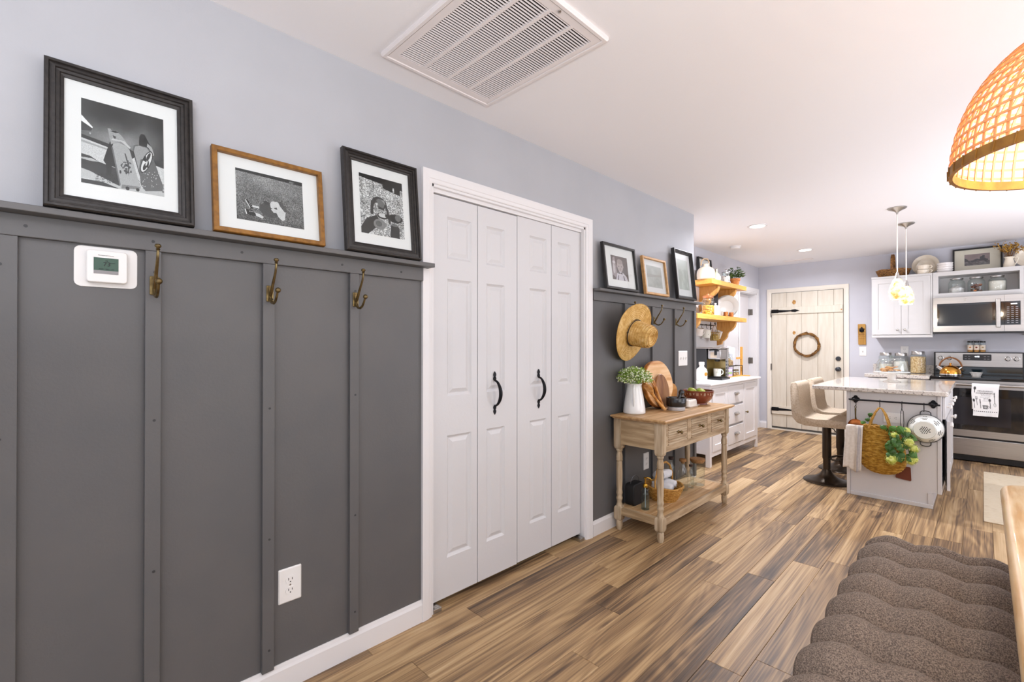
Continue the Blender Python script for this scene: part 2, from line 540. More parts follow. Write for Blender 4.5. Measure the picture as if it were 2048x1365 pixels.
def iron_handle(lf, y, zc):
    o = D.objects.new('door_handle', None)
    b = MB()
    hgt = .115
    # spear-shaped end plates
    for s in (1, -1):
        pl = [(0, .028), (.008, .016), (.0095, .008), (.005, .0), (.0095, -.008), (.009, -.016), (.0, -.026), (-.009, -.016), (-.0095, -.008), (-.005, 0), (-.0095, .008), (-.008, .016)]
        b.prism([(y-OY0+p, zc+s*(hgt-.026)+s*q) for p, q in pl], HX+.0002, HX+.005, 'x')
        b.ball((HX+.0055, y-OY0, zc+s*(hgt-.03)), .0035, 8, 4)
    path, rad = [], []
    for i in range(17):
        t = i/16
        zz = zc+(hgt-.045)*(1-2*t)
        d = .046*sin(PI*min(max(t, .0), 1))**.55
        path.append((HX+.004+d, y-OY0, zz)); rad.append(.0055+.0045*sin(PI*t))
    b.tube(path, rad, 8)
    h = obj('door_handle', b, BLACKM, lf)
    h['label'] = 'black iron pull handle with spear-shaped ends'
iron_handle(leaves[1], 1.706, 1.012)
iron_handle(leaves[2], 2.06, 1.012)
for y in (OY0+.012, OY1-.06):
    obj('pivot_bracket', MB().box(HX-.03, .005, y-OY0, y-OY0+.045, .001, .02).box(HX-.01, -.002, y-OY0+.008, y-OY0+.036, .02, .026), NICKEL, d1, bevel=.001)

# side door in kitchen wall: white slab leaf on two hinges ----------------
d2 = sub_empty('door_2', (-.72, DY0, 0))
obj('door_leaf', MB().box(.0, .035, .016, DY1-DY0-.034, .012, 2.012), M('door_grey_white', '#dedadb', .4), d2, smooth=0)
for z in (1.755, 1.02, .25):
    b = MB().box(.036, .040, DY1-DY0-.06, DY1-DY0-.034, z-.045, z+.045).box(.03, .085, DY1-DY0-.016, DY1-DY0-.0125, z-.045, z+.045).cyl((.043, DY1-DY0-.024, 0), .006, z-.047, z+.047, 8)
    obj('hinge', b, M('satin_nickel_hinge', '#85807a', .4, .9), d2)

# plank door on the far wall ---------------------------------------------
d3 = sub_empty('door_3', (0, YF, 0))
bx = [-.40, -.205, -.011, .188, .38, .486]
gapd = M('door_gap_shade_board', '#6e6657', .8)  # board coloured dark to paint shade into the plank gaps
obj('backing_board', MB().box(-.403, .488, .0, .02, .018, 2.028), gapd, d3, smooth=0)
for i in range(5):
    obj('door_plank', MB().box(bx[i]+.0012, bx[i+1]-.0012, -.014, .0, .045, 2.026), CREAMP, d3, bevel=.002, seg=1)
for z0, z1 in ((1.712, 1.812), (.232, .352)):
    obj('door_batten', MB().box(-.399, .484, -.034, -.014, z0, z1), CREAMP, d3, bevel=.002, seg=1)
def strap(z):
    pl = [(-.40, -.028), (-.31, -.026), (-.30, -.020), (-.14, -.009), (-.128, -.016), (-.085, -.02), (-.03, .0), (-.085, .02), (-.128, .016), (-.14, .009), (-.30, .018), (-.31, .026), (-.40, .026)]
    b = MB().prism([(x, z+q) for x, q in pl], -.039, -.034, 'y')
    for xx in (-.37, -.33, -.2, -.1): b.ball((xx, -.0395, z), .006, 8, 4)
    obj('strap_hinge', b, BLACKM, d3)
strap(1.756); strap(.306)
KNOT = M('bare_knot_wood', '#8a5a26', .7, col2='#d9a65e', scale=40)
for (kx, kz, r) in ((-.105, 1.88, .024), (-.105, 1.435, .02), (.47, 1.745, .008), (-.11, .58, .007)):
    yk = -.0345 if 1.72 < kz < 1.80 else -.0145
    obj('knot', MB().lathe([(r, 0), (r*.9, .0012)], 14, sy=1.35), KNOT, d3, loc=(kx, yk, kz), rot=(PI/2, 0, 0))
for z in (.93, 1.72, .27):
    obj('hinge', MB().box(-.414, -.402, -.02, .0, z-.045, z+.045).cyl((-.405, -.02, 0), .006, z-.047, z+.047, 8), M('satin_nickel_hinge', '#85807a', .4, .9), d3)
DKN = M('dark_bronze_knob', '#4a4c50', .4, .8)
for z, r in ((1.07, .030), (.926, .031)):
    b = MB().lathe([(.032, 0), (.032, .006), (.014, .008), (.013, .03)] if z < 1 else [(.031, 0), (.031, .012), (.026, .02), (.012, .021)], 20)
    if z < 1: b.lathe([(.012, .028), (.026, .034), (.030, .045), (.027, .056), (.012, .062)], 20)
    k = obj('door_knob' if z < 1 else 'deadbolt', b, DKN, d3, loc=(.430, -.014, z), rot=(PI/2, 0, 0))
struct('trim_6', MB().box(FX0, FX1, YF-.03, YF+.06, .0, .018), M('white_threshold', '#e6dfd0', .5), smooth=0)
obj('door_sweep', MB().box(-.398, .485, -.012, .0, .02, .045), M('dark_door_sweep', '#4c4a46', .6), d3, smooth=0)
# ================================================================ CEILING FITTINGS
GRW = M('grille_white_enamel', '#e6e0df', .45)
g = thing('air_return_grille', 'large white louvered air return grille in the ceiling above the closet', 'vent', (.148, .93, H))
gx, gy = .69, .565
b = MB()
def gring(i, z): return [(i, i, z), (gx-i, i, z), (gx-i, gy-i, z), (i, gy-i, z)]
b.loops([gring(0, 0), gring(0, -.012), gring(.004, -.017), gring(.016, -.017), gring(.018, -.013), gring(.018, 0)], cap0=False, cap1=False)
obj('outer_frame', b, GRW, g, smooth=0)
fx0, fx1, fy0, fy1 = .052, gx-.05, .05, gy-.042
b = MB().box(.02, fx0, .02, gy-.02, -.014, -.001).box(fx1, gx-.02, .02, gy-.02, -.014, -.001)
b.box(fx0, fx1, .02, fy0, -.014, -.001).box(fx0, fx1, fy1, gy-.02, -.014, -.001)
obj('door_frame', b, GRW, g, smooth=0)
obj('duct_backing', MB().box(fx0, fx1, fy0, fy1, -.0015, -.0005), M('dark_duct', '#3b3838', .9), g, smooth=0)
for i in range(1, 4):
    yy = fy0+(fy1-fy0)*i/4
    obj('cross_bar', MB().box(fx0, fx1, yy-.007, yy+.007, -.0145, -.004), GRW, g, smooth=0)
n = 48
sl = None
for i in range(n):
    xx = fx0+(fx1-fx0)*(i+.5)/n
    if sl is None:
        sl = obj('slat', MB().prism([(.0008, -.0080), (.0000, -.0078), (-.0010, -.0138), (.0000, -.0140)], fy0, fy1, 'y'), GRW, g, loc=(xx, 0, 0), smooth=0)
    else:
        c = sl.copy(); COL.objects.link(c); c.parent = g; c.location = (xx, 0, 0)
obj('latch', MB().lathe([(.006, 0), (.006, .004), (.003, .006)], 10), NICKEL, g, loc=(gx-.03, gy*.55, -.0145), rot=(PI, 0, 0))

LAMPE = M('downlight_lens', '#fff6e8', .4, emit=14)
def downlight(x, y, label, power):
    t = thing('ceiling_light', label, 'light', (x, y, H), 0, 'recessed kitchen downlights')
    obj('trim_ring', MB().lathe([(.088, 0), (.086, -.006), (.07, -.008), (.066, -.003), (.066, 0)], 32, cap0=False, cap1=False), TRIMW, t)
    obj('lens', MB().lathe([(.066, -.003), (.03, -.005), (.001, -.0055)], 32, cap0=False), LAMPE, t)
    l = D.lights.new('downlight_lamp', 'AREA'); l.shape = 'DISK'; l.size = .13; l.energy = power; l.color = lin('#f6f6ff')
    l.spread = math.radians(165)
    o = D.objects.new('downlight_lamp', l); COL.objects.link(o); o.parent = t; o.location = (0, 0, -.012)
    return t
downlight(.269, 4.947, 'round recessed ceiling light nearest the pantry wall corner', 41)
downlight(.282, 6.634, 'round recessed ceiling light nearest the plank door', 22)

t = thing('smoke_detector', 'small round white smoke detector on the kitchen ceiling', 'smoke detector', (-.246, 5.805, H))
obj('base_plate', MB().lathe([(.062, 0), (.062, -.008), (.058, -.010)], 28), TRIMW, t)
obj('cover', MB().lathe([(.055, -.010), (.052, -.026), (.04, -.033), (.001, -.034)], 28), TRIMW, t)
t = thing('ceiling_vent', 'slim white ceiling air vent in front of the plank door wall', 'vent', (.03, 7.36, H))
obj('vent_frame', MB().box(-.17, -.15, -.055, .055, -.008, 0).box(.15, .17, -.055, .055, -.008, 0).box(-.15, .15, -.055, -.04, -.008, 0).box(-.15, .15, .04, .055, -.008, 0), GRW, t, smooth=0)
obj('duct_backing', MB().box(-.15, .15, -.04, .04, -.0015, -.0005), M('dark_duct', '#3b3838', .9), t, smooth=0)
for i in range(6):
    yy = -.034+i*.0136
    obj('slat', MB().prism([(yy-.005, -.002), (yy-.004, -.001), (yy+.006, -.007), (yy+.005, -.008)], -.15, .15, 'x'), GRW, t, smooth=0)

# ================================================================ PICTURE FRAMES
BLKW = M('black_wood_moulding', '#1d1a19', .42, col2='#2b2725', scale=5, stretch=(14, 14, 14), bump=.15)
OAKF = M('oak_frame_wood', '#774f1b', .45, col2='#936526', scale=5, stretch=(10, 10, 10), bump=.1)
OAKL = M('light_oak_frame_wood', '#b88c57', .5, col2='#cda06b', scale=5, stretch=(10, 10, 10))
BLKS = M('satin_black_frame', '#1f1d1d', .35)
MATB = M('mat_board', '#f1efee', .8)
MATC = M('cream_mat_board', '#f6ead8', .8)
PGL = thin_glass('picture_glazing', '#fbfdfd', .5)
PGL2 = thin_glass('picture_glazing_reflecting', '#fbfdfd', 1.6, .25)
def frame(label, loc, rz, w, h, kind, mat, mrg, pic, tilt=.1, group='framed pictures on the ledge', gl=None):
    t = thing('picture_frame', label, 'picture frame', loc, rz, group, rx=-tilt)
    prof = {'wide': (.040, [(0, .0), (0, -.022), (.003, -.025), (.009, -.025), (.011, -.021), (.016, -.023), (.022, -.024), (.024, -.019), (.031, -.018), (.033, -.014), (.040, -.012), (.040, -.005)]),
            'thin': (.016, [(0, 0), (0, -.021), (.002, -.023), (.014, -.023), (.016, -.021), (.016, -.005)]),
            'step': (.030, [(0, 0), (0, -.026), (.003, -.03), (.009, -.03), (.011, -.024), (.017, -.024), (.019, -.018), (.027, -.017), (.03, -.013), (.03, -.005)])}[kind]
    fw, pr = prof
    def ring(i, d): return [(-w/2+i, d, i), (w/2-i, d, i), (w/2-i, d, h-i), (-w/2+i, d, h-i)]
    obj('moulding', MB().loops([ring(i, d) for i, d in pr], cap0=True, cap1=False), mat, t, smooth=0)
    i = fw-.003
    obj('mat', MB().box(-w/2+i, w/2-i, -.006, -.003, i, h-i), MATC if 'landscape of trees' in label else MATB, t, smooth=0)
    ml, mr, mbm, mt = mrg
    pw, ph = w-2*fw-ml-mr, h-2*fw-mbm-mt
    p = quad_print('photograph', pw, ph, pic.image('photo_print'), t, -.0065, fw+mbm)
    p.location.x = (ml-mr)/2
    obj('glazing', MB().box(-w/2+i, w/2-i, -.0105, -.009, i, h-i), gl or PGL, t, smooth=0)
    obj('backing', MB().box(-w/2+.01, w/2-.01, -.0028, .001, .01, h-.01), M('frame_backing_board', '#5a4a38', .8), t, smooth=0)
    return t

# -- picture 1: two people leaning on boards on a beach
def grain(P, amp, k=3, y0=0., y1=1.):
    n = RNG.random((P.h//k+1, P.w//k+1))
    n = np.kron(n, np.ones((k, k)))[:P.h, :P.w]
    m = (P.Y >= y0) & (P.Y <= y1)
    P.a[m] += ((n-.5)*amp)[m][:, None]
P = Pic(330, 390, .3)
P.a[:] = (.17+.36*np.exp(-((P.Y-.60)/.17)**2-((P.X-.40)/.5)**2))[..., None]
P.noise(.16, 4, .45, 1); P.noise(.10, 9, .45, 1)
P.poly([(0, .52), (1, .34), (1, .42), (0, .57)], .16)                      # sea
P.poly([(0, 0), (1, 0), (1, .36), (0, .53)], .80); grain(P, .10, 3, 0, .5)   # sand
P.poly([(0, .505), (.5, .43), (.5, .415), (0, .48)], .62)
P.poly([(0, .34), (.10, .33), (.20, .28), (.42, .24), (.46, .03), (.20, .10), (0, .17)], .16)   # long shadow
P.poly([(0, .30), (.12, .305), (.2, .28), (.12, .27), (0, .28)], .72)
P.poly([(0, .0), (.45, .0), (.30, .05), (0, .045)], .10)
P.poly([(0, .17), (.10, .15), (.22, .11), (.42, .04), (.60, .03), (1, .16), (1, 0), (.44, 0), (.2, .06), (0, .06)], .74)
k = P.Y < .16
sp_ = (RNG.random((P.h//4+1, P.w//4+1)) > .62).repeat(4, 0).repeat(4, 1)[:P.h, :P.w] & k & (P.X > .15) & (P.Y > .05)
P.a[sp_] -= .28
P.poly([(0, .80), (.13, .68), (.125, .665), (0, .725)], .95); P.poly([(0, .725), (.125, .665), (.11, .63), (0, .615)], .22); P.ell(.10, .60, .008, .012, .7)
# first person: dark clothing, arms folded over the board
P.poly([(.30, .47), (.33, .56), (.42, .54), (.42, .24), (.35, .26), (.34, .14), (.29, .14), (.28, .27), (.25, .31)], .07)
P.poly([(.34, .52), (.31, .67), (.30, .71), (.33, .715), (.36, .69), (.41, .70), (.47, .655), (.53, .585), (.44, .575), (.38, .55)], .62)
P.poly([(.33, .685), (.40, .70), (.44, .685), (.39, .675)], .10); P.poly([(.36, .64), (.40, .63), (.39, .60), (.37, .61)], .22)
P.poly([(.34, .575), (.46, .585), (.56, .52), (.58, .535), (.50, .60), (.36, .60)], .76); P.poly([(.56, .52), (.60, .50), (.62, .42), (.59, .40)], .18)
P.poly([(.345, .48), (.37, .545), (.43, .565), (.52, .545), (.565, .50), (.66, .18), (.70, .06), (.66, .035), (.46, .01), (.435, .06)], .66)
P.poly([(.345, .48), (.36, .50), (.455, .04), (.435, .06)], .40); P.poly([(.46, .01), (.66, .035), (.70, .06), (.66, .07), (.47, .06)], .48)
for q in range(34):
    a_ = RNG.uniform(0, 6.28); r_ = RNG.uniform(.01, .075); P.ell(.525+r_*cos(a_), .28+r_*1.3*sin(a_), .007, .012, .22, 0, a_)
P.poly([(.50, .45), (.515, .45), (.56, .30), (.55, .18), (.54, .30)], .25); P.ell(.45, .21, .012, .02, .2); P.ell(.52, .22, .012, .025, .2)
# second person: long dark hair, arm round the darker board
P.poly([(.68, .58), (.685, .70), (.71, .74), (.755, .74), (.80, .66), (.84, .60), (.80, .56)], .05)
P.poly([(.79, .64), (.845, .60), (.875, .51), (.84, .475), (.77, .455), (.765, .475), (.82, .50), (.845, .525), (.82, .57), (.78, .60)], .66)
P.poly([(.60, .50), (.615, .575), (.66, .595), (.78, .59), (.825, .555), (.84, .52), (.99, .13), (.98, .07), (.76, .03), (.70, .10), (.69, .20)], .36)
P.poly([(.615, .50), (.63, .565), (.68, .585), (.78, .58), (.81, .545), (.80, .43), (.70, .42), (.67, .25)], .60); P.poly([(.60, .50), (.615, .50), (.70, .18), (.69, .20)], .12)
for q in range(30): P.ell(RNG.uniform(.72, .94), RNG.uniform(.08, .30), .005, .006, .78)
P.ell(.775, .40, .055, .16, .10, 0, -.42); P.ell(.775, .40, .045, .145, .86, 0, -.42); P.ell(.755, .34, .02, .055, .12, 0, -.42); P.ell(.80, .47, .018, .06, .15, 0, -.42); P.ell(.785, .38, .02, .05, .10, 0, -.1); P.ell(.775, .385, .010, .035, .85, 0, -.3)
P.poly([(.74, .46), (.77, .475), (.77, .40), (.73, .41)], .08)
P.ell(.535, .025, .024, .022, .05); P.ell(.66, .03, .022, .02, .05)
grain(P, .08, 2)
F1 = P
# -- picture 2: child resting on a lawn
P = Pic(420, 300, .46); P.a *= (.72+.45*P.Y)[..., None]; grain(P, .42, 3, 0, .55); grain(P, .24, 4, .55, 1); P.noise(.16, 7)
P.poly([(0, .95), (1, .92), (1, 1), (0, 1)], .15); P.poly([(.78, .94), (.84, .93), (.88, .96), (.8, .97)], .5)
P.poly([(.31, .27), (.33, .35), (.40, .42), (.47, .38), (.66, .30), (.62, .17), (.50, .12), (.38, .16)], .27)    # trousers
P.poly([(.38, .44), (.42, .46), (.50, .41), (.47, .37), (.40, .39)], .22)
P.poly([(.48, .40), (.50, .46), (.57, .49), (.64, .44), (.71, .28), (.70, .13), (.66, .10), (.60, .17), (.55, .30), (.49, .33)], .82)   # shirt
P.poly([(.60, .49), (.65, .50), (.71, .40), (.745, .30), (.70, .29), (.63, .40)], .30)
P.poly([(.54, .34), (.58, .36), (.59, .30), (.55, .29)], .28); P.poly([(.49, .30), (.52, .33), (.60, .31), (.72, .29), (.71, .25), (.60, .255), (.53, .24)], .80)
P.poly([(.53, .50), (.56, .53), (.61, .52), (.60, .48), (.55, .47)], .40)
P.poly([(.22, .32), (.32, .31), (.32, .27), (.22, .28)], .84); P.poly([(.26, .18), (.32, .165), (.38, .12), (.36, .08), (.26, .12)], .82)
P.poly([(.12, .40), (.145, .42), (.22, .31), (.225, .24), (.19, .245)], .06); P.poly([(.12, .40), (.13, .41), (.19, .27), (.19, .245)], .88)
P.poly([(.12, .21), (.14, .225), (.25, .205), (.27, .12), (.24, .10), (.14, .125)], .06); P.poly([(.11, .22), (.125, .22), (.145, .125), (.13, .12)], .9)
for q in range(3): P.poly([(.16+.02*q, .34-.03*q), (.19+.015*q, .35-.03*q), (.19+.015*q, .34-.03*q)], .8); P.poly([(.17+.03*q, .19), (.19+.03*q, .20), (.19+.03*q, .17)], .8)
grain(P, .10, 3); F2 = P
# -- picture 3: child playing in the sand
P = Pic(270, 390, .66); grain(P, .50, 5); grain(P, .3, 3); P.noise(.25, 8)
P.poly([(0, .94), (1, .86), (1, 1), (0, 1)], .10); P.poly([(.53, .83), (.76, .79), (.77, .95), (.54, .97)], .06); P.poly([(.8, .78), (.94, .77), (.94, .88), (.8, .9)], .12); P.poly([(.30, .96), (.33, .80), (.31, .80)], .1)
P.poly([(.22, .42), (.24, .56), (.30, .63), (.40, .665), (.50, .65), (.58, .60), (.64, .44), (.68, .24), (.64, .23), (.585, .44), (.56, .50), (.53, .44), (.40, .46), (.41, .54), (.35, .57), (.30, .50), (.28, .34), (.22, .34)], .20)
P.poly([(.36, .60), (.42, .63), (.50, .62), (.56, .56), (.52, .48), (.42, .50)], .42); P.poly([(.46, .63), (.55, .61), (.58, .54)], .6)
P.ell(.50, .345, .13, .055, .10); P.ell(.50, .355, .10, .038, .82); P.ell(.60, .36, .05, .03, .12); P.ell(.80, .34, .17, .075, .12); P.ell(.86, .36, .07, .06, .42)
P.poly([(.0, .10), (.14, .27), (.36, .34), (.42, .26), (.30, .10), (.15, 0), (0, 0)], .16); P.ell(.16, .29, .03, .02, .85)
P.ell(.42, .19, .14, .09, .50); P.ell(.40, .20, .07, .05, .36)
P.poly([(.66, .0), (.68, .20), (.72, .245), (.84, .235), (.885, .18), (.88, 0)], .16); P.ell(.78, .22, .09, .02, .42)
grain(P, .12, 2); F3 = P
# -- picture 4: portrait of a small child with a bow tie
P = Pic(150, 170, (.36, .30, .29)); P.noise(.08, 5)
P.poly([(.0, .2), (.1, .9), (.22, .96), (.3, .3), (.2, .1)], (.62, .56, .57), .1)
P.ell(.16, .72, .09, .06, (.82, .79, .8)); P.ell(.14, .45, .07, .2, (.78, .74, .75))
P.poly([(.2, 0), (.28, .26), (.42, .36), (.62, .36), (.86, .2), (.95, 0)], (.80, .77, .80), .08)
P.ell(.52, .62, .185, .27, (.70, .64, .63), .03); P.ell(.52, .78, .17, .11, (.62, .56, .55))
for s in (-1, 1): P.ell(.52+s*.08, .58, .03, .017, (.18, .15, .15)); P.ell(.52+s*.195, .58, .025, .05, (.62, .55, .54))
P.ell(.52, .50, .025, .02, (.55, .48, .47)); P.ell(.52, .44, .05, .015, (.42, .32, .32))
P.poly([(.36, .37), (.50, .31), (.64, .36), (.62, .25), (.5, .29), (.38, .26)], (.24, .2, .22))
P.poly([(.3, 0), (.36, .2), (.40, .2), (.36, 0)], (.35, .3, .33)); P.poly([(.7, 0), (.66, .2), (.70, .2), (.78, 0)], (.35, .3, .33))
F4 = P
P = Pic(120, 160, (.66, .67, .64)); P.noise(.14, 5); P.noise(.1, 12, 0, .5); P.poly([(0, .45), (1, .55), (1, .62), (0, .6)], (.6, .58, .55), .05)
F5 = P
P = Pic(110, 170, (.70, .73, .69)); P.noise(.18, 6, 0, .7); P.noise(.1, 14, 0, .6); P.a[P.Y > .68] += .07
F6 = P
RZL = PI/2
xb = .060
frame('big black wide-moulded frame with beach photo of two people leaning on boards', (xb, .152, 1.647), RZL, .338, .418, 'wide', BLKW, (.035, .035, .045, .045), F1, .10)
frame('wide oak frame with photo of a child lying on grass', (xb, .5555, 1.647), RZL, .364, .293, 'thin', OAKF, (.055, .055, .040, .040), F2, .13)
frame('black ridged frame with photo of a child digging sand, beside the closet', (xb, .994, 1.647), RZL, .345, .422, 'wide', BLKW, (.032, .032, .045, .045), F3, .10)
frame('thin black frame with brown-toned portrait of a small child', (xb+.006, 2.813, 1.647), RZL, .407, .317, 'thin', BLKS, (.085, .085, .055, .060), F4, .12)
frame('small light oak frame with faded grey print, between two black frames', (xb+.004, 3.301, 1.647), RZL, .36, .290, 'thin', OAKL, (.05, .05, .045, .045), F5, .12, gl=PGL2)
frame('tall black stepped frame with pale misty print at the wall end', (xb+.006, 3.792, 1.647), RZL, .34, .420, 'step', BLKS, (.045, .045, .055, .05), F6, .10, gl=PGL2)

# ================================================================ THERMOSTAT, OUTLETS, SWITCH
def rrect(w, h, r, n=4):
    p = []
    for cx, cz, a0 in ((w/2-r, h/2-r, 0), (-w/2+r, h/2-r, PI/2), (-w/2+r, -h/2+r, PI), (w/2-r, -h/2+r, 1.5*PI)):
        for i in range(n+1):
            a = a0+PI/2*i/n
            p.append((cx+r*cos(a), cz+r*sin(a)))
    return p
PLATE = M('white_plastic', '#ecebe9', .32)
INK = M('dark_ink', '#1a1c1c', .6)
t = thing('thermostat', 'white wall thermostat with green screen on a white back plate', 'thermostat', (.004, .116, 1.505), RZL)
obj('back_plate', MB().prism(rrect(.142, .118, .016), -.003, 0), PLATE, t, bevel=.001)
obj('body', MB().prism(rrect(.092, .094, .009), -.026, -.003), PLATE, t, bevel=.003)
obj('screen', MB().box(-.030, .025, -.0268, -.0255, -.012, .025), M('lcd_green', '#3f5a4c', .25), t, smooth=0)
obj('button_strip', MB().box(-.030, .025, -.0266, -.0255, -.022, -.012), M('grey_button_strip', '#8d8b8c', .4), t, smooth=0)
RW = (PI/2, 0, 0)
lettering('73', .017, t, (-.001, -.0272, .006), RW, INK)
lettering('73', .006, t, (-.002, -.0272, .016), RW, INK)
lettering('SETPOINT', .0025, t, (.012, -.0272, .0105), RW, INK)
lettering('MODE    MENU   FAN', .0035, t, (-.002, -.0272, -.008), RW, INK)
lettering('Honeywell Home', .005, t, (-.003, -.0263, .032), RW, M('grey_ink', '#8b8b8d', .6))

def wallplate(name, label, cat, loc, rz, w, h): 
    t = thing(name, label, cat, loc, rz)
    obj('cover_plate', MB().loops([[(x, 0, z) for x, z in rrect(w, h, .004)], [(x, -.003, z) for x, z in rrect(w, h, .004)], [(x, -.006, z) for x, z in rrect(w-.008, h-.008, .003)]]), PLATE, t, smooth=0)
    return t
def receptacle(t, z, rot=0):
    pl = [(.0165*cos(a), max(-.0135, min(.0135, .0165*sin(a)))) for a in [2*PI*i/24 for i in range(24)]]
    if rot: pl = [(c, a) for a, c in pl]
    dx, dz = (z, 0) if rot else (0, z)
    r = obj('socket', MB().prism([(a+dx, c+dz) for a, c in pl], -.0078, -.0055), PLATE, t, smooth=0)
    sb = MB()
    for a, c, ww, hh in ((-.0065, .003, .0011, .0045), (.0065, .003, .0011, .0038)):
        if rot: a, c, ww, hh = c, a, hh, ww
        sb.box(a-ww+dx, a+ww+dx, -.0081, -.0077, c-hh+dz, c+hh+dz)
    ca, cc = (-.0075, 0) if rot else (0, -.0075)
    sb.box(ca-.002+dx, ca+.002+dx, -.0081, -.0077, cc-.002+dz, cc+.002+dz)
    obj('slots', sb, INK, r, smooth=0)
t = wallplate('wall_outlet', 'oversized white duplex outlet low on the charcoal wall', 'outlet', (.004, .637, .381), RZL, .082, .127)
receptacle(t, .0195); receptacle(t, -.0195)
obj('screw', MB().cyl((0, 0, 0), .003, 0, .001, 8), NICKEL, t, loc=(0, -.006, 0), rot=RW)
t = wallplate('wall_outlet', 'white outlet cover low behind the console table', 'outlet', (.004, 3.252, .377), RZL, .078, .127)
receptacle(t, .0195); receptacle(t, -.0195)
t = wallplate('light_switch', 'white three-toggle light switch plate beside the straw hat', 'switch', (.004, 3.878, 1.151), RZL, .165, .128)
for i in (-1, 0, 1):
    s = obj('toggle', MB().prism([(-.006, -.004), (-.0165, .004), (-.0165, .009), (-.006, .006)], i*.046-.004, i*.046+.004, 'x'), PLATE, t, bevel=.001)
    s['label'] = 'switch lever'
    obj('toggle_slot', MB().box(i*.046-.006, i*.046+.006, -.0065, -.0055, -.013, .013), M('switch_slot', '#c9c7c4', .5), t, smooth=0)

# ================================================================ COAT HOOKS
def coat_hook(y, label):
    t = thing('coat_hook', label, 'hook', (.021, y, 1.46), RZL, 'coat hooks on the charcoal rail')
    obj('plate', MB().prism(rrect(.024, .058, .004), -.004, 0), BRASS, t, bevel=.001)
    up = [(0, -.004, -.012), (0, -.014, .0), (0, -.024, .016), (0, -.036, .036), (0, -.050, .056), (0, -.062, .076), (0, -.067, .095), (0, -.068, .106)]
    obj('upper_arm', MB().tube(up, [.005, .0058, .0055, .005, .0045, .004, .0036, .0036], 8).lathe([(.0035, 0), (.0065, .003), (.0035, .006), (.008, .011), (.0085, .015), (.006, .019), (.001, .020)], 12, (0, -.068, .100)), BRASS, t)
    lo = [(0, -.004, -.008), (0, -.010, -.022), (0, -.024, -.034), (0, -.042, -.037), (0, -.060, -.030), (0, -.074, -.014), (0, -.082, .0)]
    obj('lower_arm', MB().tube(lo, [.0055, .0055, .005, .0048, .0045, .0042, .004], 8).ball((0, -.086, .006), .0095, 12, 8), BRASS, t)
    for z in (.017, -.02):
        obj('screw', MB().lathe([(.0035, 0), (.002, .0018)], 8), BLACKM, t, loc=(.007, -.004, z), rot=RW)
    return t
coat_hook(.227, 'brass double coat hook beside the white thermostat')
coat_hook(.560, 'brass double coat hook below the oak framed lawn photo')
coat_hook(.886, 'brass double coat hook nearest the closet door')
coat_hook(2.955, 'brass double coat hook mostly hidden behind the straw hat')
coat_hook(3.35, 'brass double coat hook just right of the straw hat')
coat_hook(3.722, 'brass double coat hook above the three-toggle switch')

# ================================================================ STRAW HAT
STRAW = M('woven_straw', '#c79a4c', .65, cols=['#c4984e', '#dab36a', '#e6c78a'], scale=26, stretch=(1, 1, 1), bump=.5, bscale=90, detail=6)
hat = thing('straw_hat', 'wide-brimmed straw hat with dark cord hanging on a hook', 'hat', (.098, 2.918, 1.357), RZL)
hat.rotation_euler = (PI/2+.26, 0, RZL+.06)
# local z = hat axis (points out of the wall), local x = along wall, local y = up
def brim(u, v):
    a = 2*PI*v; r = .097+(.210-.097)*u
    x, y = r*cos(a)*1.0, r*sin(a)*.98
    z = .008*sin(2*a+.4)*u+.014*u**2*max(0, cos(a-1.2))**2-.016*u*u*max(0, -cos(a))
    return (x, y, z)
bm_ = MB().grid(brim, 12, 64)
obj('brim', bm_, STRAW, hat, solid=.004, smooth=60)
rg = MB()
for q in (1, .88, .76, .64, .52, .40, .28, .16): rg.tube([Vector(brim(q, i/64))+Vector((0, 0, .001)) for i in range(64)], .0028 if q == 1 else .0022, 6, closed=True)
obj('brim_edge', rg, M('straw_braid', '#a97b32', .7, cols=['#b98a40', '#d4ac62'], scale=50, bump=.3), hat)
def crown_loop(r, z, pinch=0., dent=0.):
    L = []
    for i in range(48):
        a = 2*PI*i/48
        rr = r*(1-pinch*abs(sin(a))**6*.5)
        L.append((rr*1.08*cos(a), rr*.95*sin(a), z-dent*(1-min(1, abs(sin(a))*1.3))))
    return L
cp = [(.097, 0, 0, 0), (.094, .02, 0, 0), (.091, .06, .02, 0), (.087, .10, .05, 0), (.081, .128, .1, 0), (.072, .143, .15, .0), (.058, .146, .2, .004), (.040, .137, .2, .008), (.020, .126, .2, .010), (.002, .122, 0, .010)]
obj('crown', MB().loops([crown_loop(*q) for q in cp], cap0=False), STRAW, hat, smooth=70)
rg = MB()
for r, z in ((.0935, .026), (.0925, .043), (.091, .060), (.0895, .077), (.088, .094), (.0855, .111), (.080, .131), (.070, .1445), (.058, .1465), (.046, .141), (.034, .134)):
    rg.tube([Vector(p) for p in crown_loop(r, z)], .0022, 6, closed=True)
tag(obj('braid_rows', rg, M('straw_braid', '#a97b32', .7, cols=['#96682a', '#bd9046'], scale=50, bump=.3), hat), kind='stuff')
cord = M('dark_leather_cord', '#2a1a12', .6)
cb = MB().tube([Vector(p) for p in crown_loop(.0985, .012)], .0035, 6, closed=True)
cb.ball((-.107, .004, .012), .006, 8, 6).tube([(-.107, .004, .012), (-.116, -.004, .014), (-.124, .0, .014)], .002, 6)
obj('hat_band', cb, cord, hat)
